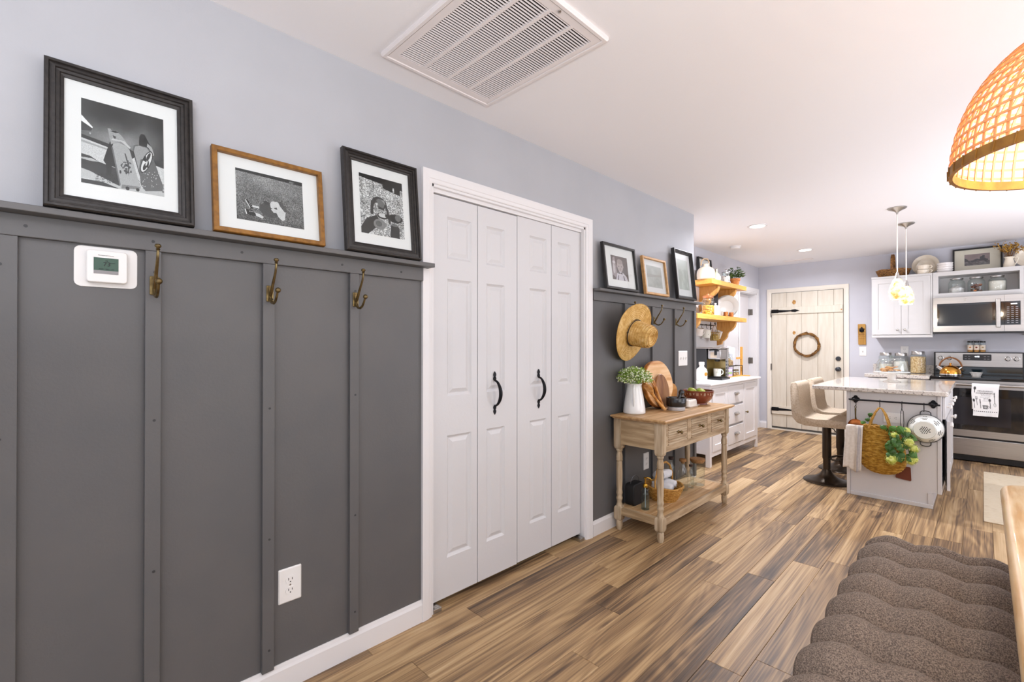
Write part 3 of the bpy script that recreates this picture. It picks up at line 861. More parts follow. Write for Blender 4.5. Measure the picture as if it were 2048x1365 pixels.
# ================================================================ CONSOLE TABLE
WASH = M('whitewashed_wood', '#b39a80', .6, cols=['#9a8468', '#b8a386', '#c8b79c'], scale=5, stretch=(9, 9, .9), bump=.12, rand=.1)
WASHY = M('whitewashed_wood_along', '#b39a80', .6, cols=['#9a8264', '#b79f80', '#c7b396'], scale=5, stretch=(9, .8, 9), bump=.12, rand=.1)
WASHX = M('whitewashed_wood_across', '#b39a80', .6, cols=['#9d8462', '#b89f7c', '#c6b190'], scale=5, stretch=(.8, 9, 9), bump=.1, rand=.1)
TOPW = M('console_top_wood', '#b8916a', .5, cols=['#ac8658', '#c09a6c', '#caa97e'], scale=4, stretch=(10, .7, 10), rand=.15)
ct = thing('console_table', 'whitewashed wooden console table with turned legs and three louvered drawers', 'table', (0, 0, 0))
obj('top', MB().loops([[(.024+i, 2.735+i, z), (.432-i, 2.735+i, z), (.432-i, 3.885-i, z), (.024+i, 3.885-i, z)] for i, z in ((.012, .768), (.012, .774), (.004, .776), (0, .781), (0, .786), (.004, .790), (.010, .792))]), TOPW, ct, smooth=0)
def turned_leg(x, y):
    b = MB()
    s = .027
    b.box(x-s, x+s, y-s, y+s, .575, .768)
    b.loops([[(x+s*sx_*q, y+s*sy_*q, z) for sx_, sy_ in ((-1, -1), (1, -1), (1, 1), (-1, 1))] for q, z in ((1, .575), (.92, .563), (.62, .553))], cap0=False)
    b.lathe([(.019, .556), (.0215, .548), (.0215, .543), (.017, .538), (.0165, .532), (.021, .512), (.0225, .498), (.021, .488), (.0225, .482), (.0225, .476), (.018, .470),
             (.0195, .46), (.0215, .38), (.0205, .30), (.0185, .272), (.021, .262), (.0225, .252), (.020, .243), (.0175, .232), (.0215, .222), (.0225, .214), (.0195, .206), (.017, .192), (.0195, .176), (.0225, .168), (.0215, .160), (.019, .156)], 20, (x, y, 0))
    b.loops([[(x+s*sx_*q, y+s*sy_*q, z) for sx_, sy_ in ((-1, -1), (1, -1), (1, 1), (-1, 1))] for q, z in ((.62, .166), (.92, .156), (1, .144), (1, .088), (.92, .076), (.62, .066))])
    b.lathe([(.016, .070), (.020, .064), (.022, .055), (.0205, .049), (.0225, .042), (.021, .02), (.0165, .004), (.015, 0)], 20, (x, y, 0))
    return obj('leg', b, WASH, ct, smooth=40)
for x in (.062, .366):
    for y in (2.79, 3.84): turned_leg(x, y)
obj('side_apron', MB().box(.088, .34, 2.769, 2.785, .592, .768), WASHX, ct, smooth=0)
obj('side_apron', MB().box(.088, .34, 3.845, 3.861, .592, .768), WASHX, ct, smooth=0)
obj('back_apron', MB().box(.045, .06, 2.816, 3.814, .592, .768), WASHY, ct, smooth=0)
b = MB().box(.360, .386, 2.816, 3.814, .575, .615).box(.360, .386, 2.816, 3.814, .760, .768)
dr = [(2.848, 3.140), (3.190, 3.474), (3.528, 3.796)]
st = [2.816]+[q for a in dr for q in a]+[3.814]
for i in range(0, len(st), 2): b.box(.360, .386, st[i], st[i+1], .615, .760)
obj('front_apron', b, WASHY, ct, smooth=0)
for y0, y1 in dr:
    y0 += .002; y1 -= .002
    z0, z1 = .617, .758
    d = obj('drawer', MB().box(.10, .377, y0, y1, z0, z1).box(.377, .384, y0, y0+.012, z0, z1).box(.377, .384, y1-.012, y1, z0, z1), WASHY, ct, smooth=0)
    for i in range(9):
        zz = z0+(z1-z0)*(i+.5)/9; hh = (z1-z0)/9
        obj('louver', MB().prism([(.377, zz-hh*.45), (.390, zz-hh*.45), (.390, zz-hh*.30), (.379, zz+hh*.45), (.377, zz+hh*.45)], y0+.012, y1-.012, 'y'), WASHY, d, smooth=0)
    yc = (y0+y1)/2
    obj('knob', MB().lathe([(.011, 0), (.010, .004), (.006, .008), (.0055, .016), (.0105, .020), (.012, .026), (.009, .031), (.002, .033)], 14), BRASS, d, loc=(.389, yc, .688), rot=(0, PI/2, 0))
obj('shelf_rail', MB().box(.366+.0, .390, 2.818, 3.812, .106, .155), WASHY, ct, bevel=.002)
obj('shelf_rail', MB().box(.040, .062, 2.818, 3.812, .106, .155), WASHY, ct, bevel=.002)
obj('shelf_rail', MB().box(.088, .340, 2.772, 2.802, .106, .155), WASHX, ct, bevel=.002)
obj('shelf_rail', MB().box(.088, .340, 3.828, 3.858, .106, .155), WASHX, ct, bevel=.002)
for i in range(4):
    a = .064+i*.0752
    obj('shelf_board', MB().box(a+.001, a+.0742, 2.804, 3.826, .136, .156), TOPW, ct, bevel=.0015, seg=1)
ZT = .7922
# white enamel jug with foliage
t = thing('pitcher', 'tall white enamel jug holding small white flowers', 'jug', (.110, 2.905, ZT), .50)
obj('body', MB().lathe([(.070, 0), (.076, .004), (.077, .012), (.073, .05), (.062, .12), (.053, .17), (.050, .192), (.054, .207), (.052, .207), (.048, .192), (.051, .17), (.060, .12), (.070, .05), (.072, .012), (.01, .010)], 36), M('white_enamel', '#eef0f0', .12, coat=.5), t, smooth=60)
obj('rim', MB().tube([(.054*cos(a)+(.014 if abs(a-PI/2) < .3 else 0)*0, .054*sin(a), .207) for a in [2*PI*i/36 for i in range(36)]], .0022, 6, closed=True), CERAM, t)
obj('handle', MB().tube([(0, -.050, .190), (0, -.070, .196), (0, -.088, .180), (0, -.092, .150), (0, -.086, .11), (0, -.076, .075), (0, -.071, .055)], [.007, .008, .008, .008, .007, .006, .004], 10), MATS['white_enamel'], t)
LEAF = M('bright_green_leaf', '#85ab3a', .55, col2='#a9c65c', scale=20)
LEAF2 = M('white_green_blossom', '#eef2e2', .6, col2='#d9e6ac', scale=30)
fb = thing('flower_bunch', 'round bunch of tiny white flowers and green leaves in the white jug', 'flowers', (.110, 2.905, ZT+.19))
lf, bl, sm = MB(), MB(), MB()
rr = random.Random(5)
def leafv(b, c, d, L, wd, m=0, droop=.3):
    d = Vector(d).normalized(); s = d.cross(Vector((0, 0, 1)))
    if s.length < .1: s = Vector((1, 0, 0))
    s.normalize(); u = s.cross(d)
    c = Vector(c)
    b.add([c, c+d*L*.5+s*wd+u*L*.08, c+d*L-u*L*droop, c+d*L*.5-s*wd+u*L*.08], [(0, 1, 2), (0, 2, 3)], m)
for i in range(850):
    z = rr.uniform(-.25, 1); a = rr.uniform(0, 2*PI); q = math.sqrt(1-z*z) if z > 0 else 1
    r = .102*rr.uniform(.55, 1.05)
    p = (r*q*cos(a)*1.08, r*q*sin(a)*1.08, .05+r*z*.72)
    d = (q*cos(a)+rr.uniform(-.6, .6), q*sin(a)+rr.uniform(-.6, .6), z+rr.uniform(-.2, .7))
    leafv(lf, p, d, rr.uniform(.012, .024), rr.uniform(.003, .006))
for i in range(420):
    z = rr.uniform(-.3, 1); a = rr.uniform(0, 2*PI); q = math.sqrt(1-z*z) if z > 0 else 1
    r = .105*rr.uniform(.8, 1.12)
    p = Vector((r*q*cos(a)*1.08, r*q*sin(a)*1.08, .05+r*z*.74))
    bl.ball(p, rr.uniform(.0035, .006), 5, 3)
for i in range(22):
    a = 2*PI*i/22; sm.tube([(0.01*cos(a), .01*sin(a), -.1), (.03*cos(a), .03*sin(a), .02), (.07*cos(a), .07*sin(a), .07)], .0012, 4)
tag(obj('leaves', lf, LEAF, fb, smooth=0), kind='stuff'); tag(obj('blossoms', bl, LEAF2, fb, smooth=80), kind='stuff'); tag(obj('stems', sm, LEAF, fb), kind='stuff')

# cutting boards leaning on the wall ------------------------------------
BRD1 = M('live_edge_board_wood', '#c88f56', .5, cols=['#c98d54', '#e0b482', '#ecc9a0'], scale=3, stretch=(1, 7, 7), rand=.1)
BRD2 = M('walnut_board_wood', '#8a5a36', .5, cols=['#744526', '#8f6039', '#9d7048'], scale=4, stretch=(7, 7, 1.2))
BARK = M('bark_edge', '#8a5320', .7, col2='#c27f35', scale=22, bump=.3)
def board(name, label, loc, tilt, outline, th, mats, yaw=0):
    t = thing(name, label, 'cutting board', loc, RZL+yaw, None, -tilt)
    n = len(outline)
    L = [[(x*q, y, z if True else 0) for x, z in outline] for q, y in ((1, -.003), (1, -th+.003))]
    cx = sum(p[0] for p in outline)/n; cz = sum(p[1] for p in outline)/n
    def lp(q, y): return [(cx+(x-cx)*q, y, cz+(z-cz)*q) for x, z in outline]
    obj('edge', MB().loops([lp(.97, 0), lp(1, -.004), lp(1, -th+.004), lp(.975, -th)], cap1=False), mats[1], t)
    obj('face', MB().loops([lp(.975, -th), lp(.3, -th-.0004)], cap0=False), mats[0], t, smooth=0)
    return t
def egg(rx, rz, wob, seed, n=40, sq=0.):
    r2 = random.Random(seed); ph = [r2.uniform(0, 6) for _ in range(4)]
    o = []
    for i in range(n):
        a = 2*PI*i/n
        k = 1+wob*(sin(2*a+ph[0])+.6*sin(3*a+ph[1])+.4*sin(5*a+ph[2]))
        o.append((rx*k*cos(a), rz+rz*k*sin(a)))
    zm = min(p[1] for p in o)
    return [(x, z-zm) for x, z in o]
board('cutting_board', 'large pale live-edge wood slab leaning on the charcoal wall', (.105, 3.262, ZT), .14, egg(.205, .182, .02, 4), .035, (BRD1, BARK))
board('cutting_board', 'small brown oval board standing in front of the pale slab', (.150, 3.245, ZT), .12, egg(.098, .13, .012, 9), .016, (BRD2, BRD2))
board('cutting_board', 'small rounded honey-coloured board peeking out right of the pale slab', (.034, 3.595, ZT), .03, egg(.088, .080, .03, 2), .02, (M('honey_board_wood', '#c88a45', .5, cols=['#b87a38', '#d39a55'], scale=4, stretch=(1, 7, 7)), BARK))
SPW = M('olive_spoon_wood', '#c4863c', .45, cols=['#a96a28', '#cf9550', '#deb077'], scale=8, stretch=(3, 3, 3))
def server(label, p0, p1, p2, fork):
    t = thing('salad_server', label, 'utensil', p0)
    q = [Vector(a)-Vector(p0) for a in (p0, p1, p2)]
    path = [q[0]*(1-s)**2+q[1]*2*s*(1-s)+q[2]*s*s for s in [i/10 for i in range(11)]]
    obj('handle', MB().tube(path, [.011, .0125, .012, .011, .010, .009, .009, .009, .010, .012, .014], 8), SPW, t)
    e = path[-1]; d = (path[-1]-path[-3]).normalized()
    if fork:
        b = MB()
        for k in (-1, 0, 1):
            s = Vector((.0, .014*k, .004*k))
            b.tube([e-d*.01, e+d*.03+s, e+d*.085+s*1.1], [.008, .007, .004], 6)
        obj('tines', b, SPW, t)
    else:
        rot = d.to_track_quat('Z', 'X').to_matrix().to_4x4()
        b = MB().lathe([(.004, 0), (.022, .015), (.032, .04), (.034, .065), (.026, .09), (.004, .10)], 16, sx=.35)
        obj('bowl', b.xf(Matrix.Translation(e-d*.008) @ rot), SPW, t)
    return t
server('wooden salad fork leaning upright before the pale slab', (.185, 3.180, ZT+.011), (.165, 3.155, .90), (.150, 3.125, .965), True)
server('wooden salad spoon crossing behind the white jug', (.215, 3.150, ZT+.011), (.195, 3.08, .86), (.190, 3.000, .935), False)
t = thing('pot_holder', 'black cloth pot holder with white zigzag leaning behind the jug', 'pot holder', (.050, 3.040, ZT), RZL, None, -.08)
obj('pad', MB().prism(rrect(.15, .15, .02), -.012, 0).xf(Matrix.Translation((0, 0, .075))), M('black_cloth', '#151517', .9, bump=.2, bscale=300), t, bevel=.004)
zz_ = MB()
for i in range(5): zz_.add([(-.06+(.012 if i % 2 else 0), -.0125, .03+.022*i), (-.05+(.012 if i % 2 else 0), -.0125, .03+.022*i), (-.05+(0 if i % 2 else .012), -.0125, .052+.022*i), (-.06+(0 if i % 2 else .012), -.0125, .052+.022*i)], [(0, 1, 2, 3)])
obj('zigzag_print', zz_, M('white_thread', '#e8e4dc', .9), t, smooth=0)

# mortar and pestle, butter dish, bowl, apples ----------------------------
MARB = M('grey_marble', '#a8a8ac', .3, col2='#c6c6ca', scale=14, detail=8)
t = thing('mortar', 'black mortar with grey marble base on the console top', 'mortar', (.245, 3.262, ZT))
obj('base', MB().lathe([(.060, 0), (.062, .003), (.062, .024), (.058, .028), (.01, .0285)], 32), MARB, t)
obj('bowl', MB().lathe([(.058, .027), (.069, .030), (.071, .034), (.071, .088), (.069, .092), (.066, .092), (.064, .088), (.058, .045), (.03, .038), (.001, .036)], 36, cap0=False), M('black_glazed_stone', '#1b1b1e', .25, coat=.3), t)
t = thing('pestle', 'black pestle standing tilted in the black mortar', 'pestle', (.242, 3.277, ZT+.050))
b = MB().lathe([(.001, 0), (.016, .003), (.020, .014), (.016, .03), (.012, .05), (.013, .068), (.020, .080), (.022, .092), (.017, .104), (.001, .108)], 16)
obj('shaft', b.xf(Matrix.Rotation(-.55, 4, 'X') @ Matrix.Rotation(.15, 4, 'Y')), M('black_glazed_stone', '#1b1b1e', .25), t)
t = thing('butter_dish', 'small white lidded butter dish between the mortar and brown bowl', 'dish', (.230, 3.497, ZT))
obj('tray', MB().loops([[(x*q, y*q*1.0, z) for x, y in rrect(.115, .20, .03)] for q, z in ((.8, 0), (.82, .004), (1, .012), (.98, .014), (.8, .008))]), CERAM, t)
obj('cover', MB().loops([[(x*q, y*q, z) for x, y in rrect(.08, .15, .018)] for q, z in ((1, .009), (.97, .042), (.92, .054), (.8, .059))]), CERAM, t)
t = thing('fruit_bowl', 'glazed brown ceramic bowl with cream rim marks on the console end', 'bowl', (.215, 3.705, ZT))
BRN = M('brown_glaze', '#6b2d1c', .18, coat=.5, col2='#7b3822', scale=8)
obj('body', MB().lathe([(.062, 0), (.070, .004), (.066, .012), (.078, .022), (.100, .045), (.112, .075), (.116, .102), (.119, .108), (.117, .113), (.112, .110), (.107, .075), (.095, .045), (.07, .025), (.001, .022)], 48), BRN, t)
cd = MB()
for i in range(26):
    a = 2*PI*i/26
    def sp(da, z, rr_): return (rr_*cos(a+da), rr_*sin(a+da), z)
    if i % 2:
        for k in (-.05, .0, .05): cd.add([sp(k-.009, .098, .1163), sp(k+.009, .098, .1163), sp(k+.009, .075, .1127), sp(k-.009, .075, .1127)], [(0, 1, 2, 3)])
    else: cd.add([sp(-.05, .096, .1160), sp(.0, .080, .1136), sp(.05, .096, .1160), sp(.03, .096, .1161), sp(0, .087, .1148), sp(-.03, .096, .1161)], [(0, 1, 4, 5), (1, 2, 3, 4)])
obj('rim_marks', cd, M('cream_slip', '#d8bfa0', .4), t, smooth=0)
APL = M('green_apple_skin', '#8fa62e', .3, col2='#b3bf4c', scale=9)
for i, (x, y, z, lab) in enumerate(((.172, 3.680, .106, 'green apple nearest the charcoal wall in the brown bowl'), (.248, 3.672, .100, 'green apple at the front of the brown bowl'), (.214, 3.748, .100, 'green apple at the kitchen side of the brown bowl'))):
    t = thing('apple', lab, 'apple', (x, y, ZT+z-.012), 0, 'apples in the brown bowl')
    t.rotation_euler = (.3*i-.3, .25, i)
    obj('flesh', MB().lathe([(.001, -.028), (.014, -.033), (.027, -.026), (.036, -.006), (.037, .012), (.030, .028), (.016, .034), (.006, .028), (.001, .026)], 20), APL, t, smooth=80)
    obj('stem', MB().tube([(0, 0, .026), (.001, 0, .036), (.005, 0, .044)], .0013, 5), BARK, t)

# lower shelf ------------------------------------------------------------
ZS = .1562
t = thing('soap_bottle', 'clear soap bottle with a gold pump on the console lower shelf', 'bottle', (.215, 2.868, ZS), .8)
obj('bottle_glass', MB().lathe([(.001, .001), (.026, .0), (.028, .003), (.028, .130), (.024, .140), (.014, .146), (.013, .156)], 24, cap1=False), GLASS, t)
obj('liquid', MB().lathe([(.0262, .003), (.0262, .105), (.001, .1055)], 24), thin_glass('clear_liquid', '#dfe8ee', .5), t)
GOLD = M('polished_gold', '#c89a3c', .2, 1)
obj('pump', MB().lathe([(.016, .150), (.016, .166), (.012, .172), (.005, .174), (.005, .205), (.011, .207), (.011, .216), (.001, .218)], 16).tube([(0, 0, .212), (.015, 0, .213), (.033, 0, .208), (.040, 0, .196)], .0042, 8), GOLD, t)
obj('dip_tube', MB().cyl((0, 0, 0), .0025, .012, .150, 8), M('clear_tube', '#cfd6d8', .3), t)
t = thing('caddy', 'small matte black caddy with wire loop behind the soap bottle', 'caddy', (.105, 2.92, ZS))
obj('body', MB().prism([(a, c+.075) for a, c in rrect(.15, .15, .03)], -.035, .035, 'x'), M('matte_black', '#131316', .6), t, bevel=.006)
obj('wire_loop', MB().tube([(0, .055*cos(a), .148+.05*sin(a)) for a in [PI*i/14 for i in range(15)]], .0025, 6), M('grey_wire', '#6a6a6c', .4, .8), t)
# wicker basket
def woven(rows, n, prof, rad, mb, wob=.003):
    for i in range(rows):
        s = i/(rows-1)
        r, z = prof(s)
        mb.tube([((r+wob*(1 if (k+i) % 2 else -1))*cos(2*PI*k/n), (r+wob*(1 if (k+i) % 2 else -1))*sin(2*PI*k/n), z) for k in range(n)], rad, 5, closed=True)
bk = thing('wicker_basket', 'round wicker basket with arched handle holding towels', 'basket', (.205, 3.150, ZS))
def bprof(s): return (.085+.045*s**.8, .008+.092*s)
wv = MB(); woven(12, 48, bprof, .0046, wv)
tag(obj('weave', wv, WICKER, bk), kind='stuff')
stk = MB()
for i in range(24):
    a = 2*PI*i/24
    stk.tube([((bprof(s)[0])*cos(a), bprof(s)[0]*sin(a), bprof(s)[1]) for s in (0, .3, .6, 1)], .003, 5)
tag(obj('stakes', stk, WICKER, bk), kind='stuff')
obj('rim', MB().tube([(.132*cos(a), .132*sin(a), .104+.004*cos(6*a)) for a in [2*PI*i/48 for i in range(48)]], .007, 7, closed=True), WICKER, bk)
obj('base', MB().lathe([(.088, 0), (.09, .008), (.001, .010)], 24), WICKER, bk)
hp = [(.0, -.128*cos(PI*i/16), .10+.165*sin(PI*i/16)**.8) for i in range(17)]
obj('handle', MB().tube([Vector(p)+Vector((.0025*cos(i*2.2), 0, .0025*sin(i*2.2))) for i, p in enumerate(hp)], .0075, 8), WICKER, bk)
LINEN = M('white_linen', '#e6e6ea', .9, col2='#d9dade', scale=30, bump=.2, bscale=400)
def towel_roll(lab, x, y, z, rz, s):
    t = thing('hand_towel', lab, 'towel', (x, y, z), rz, 'towels in the wicker basket')
    r2 = random.Random(lab)
    L = []
    for i in range(9):
        u = i/8; xx = (u-.5)*.15*s
        k = .034*(1-.35*abs(2*u-1)**3)
        L.append([(xx+.006*sin(a*3+i), k*cos(a)*(1+.14*sin(3*a+i*.7)), k*sin(a)*(1+.12*sin(4*a+i))) for a in [2*PI*j/18 for j in range(18)]])
    obj('cloth', MB().loops(L), LINEN, t, smooth=70)
    sb = MB()
    for q in (.3, .36):
        i = q*8; xx = (q-.5)*.15*s
        sb.tube([(xx, .0335*cos(a)*1.08, .0335*sin(a)*1.08) for a in [2*PI*j/16 for j in range(16)]], .0022, 5, closed=True)
    obj('stripe', sb, M('grey_blue_stripe', '#6e7684', .9), t)
towel_roll('white towel lying highest in the wicker basket', .190, 3.160, ZS+.176, 1.2, .95)
towel_roll('white towel toward the camera in the wicker basket', .218, 3.103, ZS+.106, .2, .95)
towel_roll('white towel on the bottle side of the wicker basket', .198, 3.200, ZS+.104, .35, .9)
# bottles and jar
def bottle(lab, x, y, h, r, stopper):
    t = thing('glass_bottle', lab, 'bottle', (x, y, ZS))
    obj('bottle_glass', MB().lathe([(.001, .002), (r*.9, 0), (r, .006), (r, h*.55), (r*.9, h*.66), (r*.5, h*.80), (r*.36, h*.88), (r*.36, h*.93), (r*.44, h*.94), (r*.44, h*.96)], 24, cap1=False), JARG, t, smooth=60)
    if stopper == 'cork': obj('cork_stopper', MB().lathe([(r*.33, h*.9), (r*.36, h*.96), (r*.62, h*.965), (r*.68, h*.98), (r*.66, h*1.05), (r*.5, h*1.06), (.001, h*1.06)], 20), CORK, t)
    else: obj('cap', MB().lathe([(r*.5, h*.94), (r*.52, h*.95), (r*.6, h*1.03), (.001, h*1.035)], 18), M('dark_rubber_cap', '#3a2a2a', .5), t)
bottle('clear glass bottle with a fat cork, in front of the lidded jar', .205, 3.452, .225, .038, 'cork')
bottle('clear glass bottle with dark cap behind the corked bottle', .115, 3.44, .232, .034, 'cap')
bottle('short clear glass bottle between the corked bottle and the lidded jar', .225, 3.545, .175, .024, 'cap')
t = thing('glass_jar', 'clear glass storage jar with a flat cork lid on the lower shelf', 'jar', (.225, 3.665, ZS))
obj('jar_glass', MB().lathe([(.001, .003), (.050, 0), (.054, .005), (.054, .188)], 28, cap1=False), JARG, t)
obj('lid', MB().lathe([(.048, .176), (.048, .187), (.057, .188), (.0575, .205), (.055, .208), (.001, .208)], 28), CORK, t)
# ================================================================ WHITE BUFFET
CABW = M('cabinet_white_lacquer', '#ebe9ea', .35)
bf = thing('sideboard', 'white sideboard with three drawers between two panel doors', 'sideboard', (0, 0, 0))
X0, X1, Y0, Y1 = -.565, -.145, 4.805, 6.245
obj('top', MB().box(X0-.01, X1+.025, Y0-.03, Y1+.05, .845, .866), M('white_countertop', '#f2f0ef', .3), bf, bevel=.004)
for x in (X0, X1-.045):
    for y in (Y0, Y1-.05):
        obj('leg', MB().box(x, x+.045, y, y+.05, 0, .845), CABW, bf, bevel=.002)
b = MB().box(X0+.045, X1-.045, Y0+.006, Y0+.020, .13, .845)
b.box(X0+.045, X1-.045, Y0+.001, Y0+.006, .13, .20).box(X0+.045, X1-.045, Y0+.001, Y0+.006, .79, .845)
b.box(X0+.045, X0+.1, Y0+.001, Y0+.006, .20, .79).box(X1-.10, X1-.045, Y0+.001, Y0+.006, .20, .79)
obj('side_panel', b, CABW, bf, smooth=0)
obj('side_panel', MB().box(X0+.045, X1-.045, Y1-.02, Y1-.006, .13, .845), CABW, bf, smooth=0)
obj('carcass', MB().box(X0+.005, X1-.03, Y0+.021, Y1-.021, .135, .83), CABW, bf, smooth=0)
obj('front_rail', MB().box(X1-.028, X1-.004, Y0+.05, Y1-.05, .812, .845).box(X1-.028, X1-.004, Y0+.05, Y1-.05, .10, .148).box(X1-.028, X1-.004, 5.281, 5.303, .148, .812).box(X1-.028, X1-.004, 5.762, 5.786, .148, .812), CABW, bf, smooth=0)
def shaker(par, y0, y1, z0, z1, x, fr=.055, name='door'):
    b = MB().box(x-.018, x-.007, y0, y1, z0, z1)
    b.box(x-.007, x, y0, y0+fr, z0, z1).box(x-.007, x, y1-fr, y1, z0, z1).box(x-.007, x, y0+fr, y1-fr, z0, z0+fr).box(x-.007, x, y0+fr, y1-fr, z1-fr, z1)
    return obj(name, b, CABW, par, smooth=0)
def kn(par, loc, mat=NICKEL, s=1., rot=(0, PI/2, 0)):
    return obj('knob', MB().lathe([(.006*s, 0), (.005*s, .012*s), (.012*s, .018*s), (.015*s, .024*s), (.012*s, .030*s), (.001, .032*s)], 14), mat, par, loc=loc, rot=rot)
dl = shaker(bf, 4.877, 5.278, .150, .810, X1, .065)
dr_ = shaker(bf, 5.789, 6.195, .150, .810, X1, .065)
kn(dl, (X1, 5.24, .475), NICKEL); kn(dr_, (X1, 5.832, .475), BRASS)
for z0, z1 in ((.605, .808), (.378, .580), (.152, .353)):
    d = obj('drawer', MB().box(X1-.018, X1-.001, 5.306, 5.759, z0, z1), CABW, bf, bevel=.003)
    zc = (z0+z1)/2
    cup = MB().grid(lambda u, v: (X1-.001+.028*sin(PI*v)**.7 if v > 0 else X1-.001, 5.532-.045*cos(PI*u)*(1-.0*v), zc+.020-.034*v*sin(PI*u)**.6), 12, 8)
    obj('cup_pull', cup, NICKEL, d, solid=.003)

# ================================================================ SHELVES WITH CORBELS
SX1, SY0, SY1 = -.325, 5.315, 6.405
def corbel(par, y, ztop, hh, dd):
    pr = [(0, 0), (dd, 0), (dd, -.028), (dd-.012, -.065), (dd-.045, -.105), (dd-.085, -.13), (dd-.10, -.15), (dd-.105, -.19), (dd-.13, -.225), (dd-.165, -.25), (dd-.175, -.285), (.03, -hh+.01), (0, -hh)]
    return obj('corbel', MB().prism([(XK+.008+a, ztop+z) for a, z in pr], y, y+.042, 'y'), M('corbel_pine', '#c48d45', .5, cols=['#b57f3c', '#cf9c56', '#c48e48'], scale=5, stretch=(8, 8, .9)), par, bevel=.003)
up = thing('wall_shelf', 'upper thick honey pine shelf on curved corbels above the sideboard', 'shelf', (0, 0, 0), 0, 'pine shelves above the sideboard')
obj('board', MB().box(XK+.008, SX1, SY0, SY1, 1.962, 2.016), SHELFW, up, bevel=.003)
lo_ = thing('wall_shelf', 'lower thick honey pine shelf holding the white plates', 'shelf', (0, 0, 0), 0, 'pine shelves above the sideboard')
obj('board', MB().box(XK+.008, SX1, 4.93, SY1, 1.553, 1.606), SHELFW, lo_, bevel=.003)
for s, z in ((up, 1.962), (lo_, 1.553)):
    corbel(s, 5.56 if z > 1.8 else 5.03, z, .30, .232); corbel(s, 6.085, z, .30, .232)
ZU, ZL, ZB = 2.0165, 1.6065, .8665
# upper shelf items
XS = -.43
t = thing('stoneware_jug', 'squat cream stoneware jug with loop handle on the upper shelf', 'jug', (-.425, 5.385, ZU), .3)
obj('body', MB().lathe([(.085, 0), (.098, .01), (.100, .06), (.096, .10), (.080, .128), (.055, .145), (.030, .155), (.028, .175), (.034, .182), (.026, .184), (.022, .158), (.001, .150)], 32), CREAM, t)
obj('handle', MB().tube([(.02, .03, .16), (.030, .045, .21), (.015, .03, .245), (-.02, .0, .245), (-.045, -.02, .22), (-.05, -.02, .165)], .009, 8), M('tan_glaze', '#b9a184', .3), t)
t = thing('glass_bottle', 'small pale green bottle with a wire loop on the upper shelf', 'bottle', (-.385, 5.585, ZU))
obj('body', MB().lathe([(.045, 0), (.052, .01), (.050, .045), (.040, .075), (.020, .095), (.014, .11), (.017, .114), (.001, .114)], 24), M('pale_green_glass', '#cdd6b4', .15, coat=.4), t)
obj('wire_loop', MB().tube([(.0, .022*cos(a), .105+.045*sin(a)) for a in [PI*i/12 for i in range(13)]], .0028, 6), BRASS, t)
obj('stopper', MB().lathe([(.012, .11), (.016, .125), (.012, .143), (.001, .147)], 14), CREAM, t)
t = thing('french_press', 'glass coffee press with chrome lid and patterned band on the upper shelf', 'coffee press', (-.415, 5.955, ZU))
obj('beaker', MB().lathe([(.046, .006), (.046, .135)], 28, cap1=False), JARG, t)
obj('metal_frame', MB().lathe([(.050, 0), (.050, .014), (.047, .014), (.047, 0)], 28, cap0=False, cap1=False).lathe([(.0475, .118), (.0475, .128)], 28, cap0=False, cap1=False), CHROME, t)
obj('patterned_band', MB().lathe([(.0468, .02), (.0468, .095)], 28, cap0=False, cap1=False), M('floral_band', '#e8e6e2', .5, cols=['#2b2b2e', '#e9e7e3', '#e9e7e3'], scale=55, lo=.36, hi=.46), t)
obj('lid', MB().lathe([(.050, .134), (.052, .140), (.050, .148), (.02, .158), (.006, .160), (.005, .172), (.013, .178), (.010, .188), (.001, .190)], 28), CHROME, t)
obj('handle', MB().tube([(.0, .048, .12), (0, .080, .122), (.0, .090, .10), (0, .088, .05), (0, .060, .022), (0, .049, .02)], .006, 8), CERAM, t)
PLT = M('dark_green_leaf', '#33512a', .5, col2='#5b7a3b', scale=15)
TERRA = M('terracotta', '#c57637', .75, col2='#d18a4d', scale=20)
t = thing('potted_plant', 'small bushy green plant in a terracotta pot on the upper shelf', 'plant', (-.395, 6.205, ZU))
obj('pot', MB().lathe([(.040, 0), (.054, .062), (.060, .063), (.062, .090), (.056, .091), (.052, .075), (.001, .074)], 24), TERRA, t)
lf = MB(); rr = random.Random(8)
for i in range(330):
    a = rr.uniform(0, 2*PI); el = rr.uniform(.15, 1.35); r = rr.uniform(.03, .125)
    p = (r*cos(el)*cos(a)*.9, r*cos(el)*sin(a)*1.1, .085+r*sin(el)*1.15)
    leafv(lf, p, (cos(a)+rr.uniform(-.5, .5), sin(a)+rr.uniform(-.5, .5), rr.uniform(.0, 1.2)), rr.uniform(.025, .045), rr.uniform(.005, .009))
tag(obj('foliage', lf, PLT, t, smooth=0), kind='stuff')
P = Pic(120, 120, (.66, .64, .68)); P.noise(.2, 5); P.poly([(0, 0), (1, 0), (1, .35), (.5, .45), (0, .3)], (.5, .49, .52), .1); F7 = P
frame('thin black frame with grey-violet print on the upper kitchen shelf', (XK+.045, 5.66, ZU), RZL, .37, .30, 'thin', BLKS, (.06, .06, .05, .06), F7, .09, group='framed pictures in the kitchen')
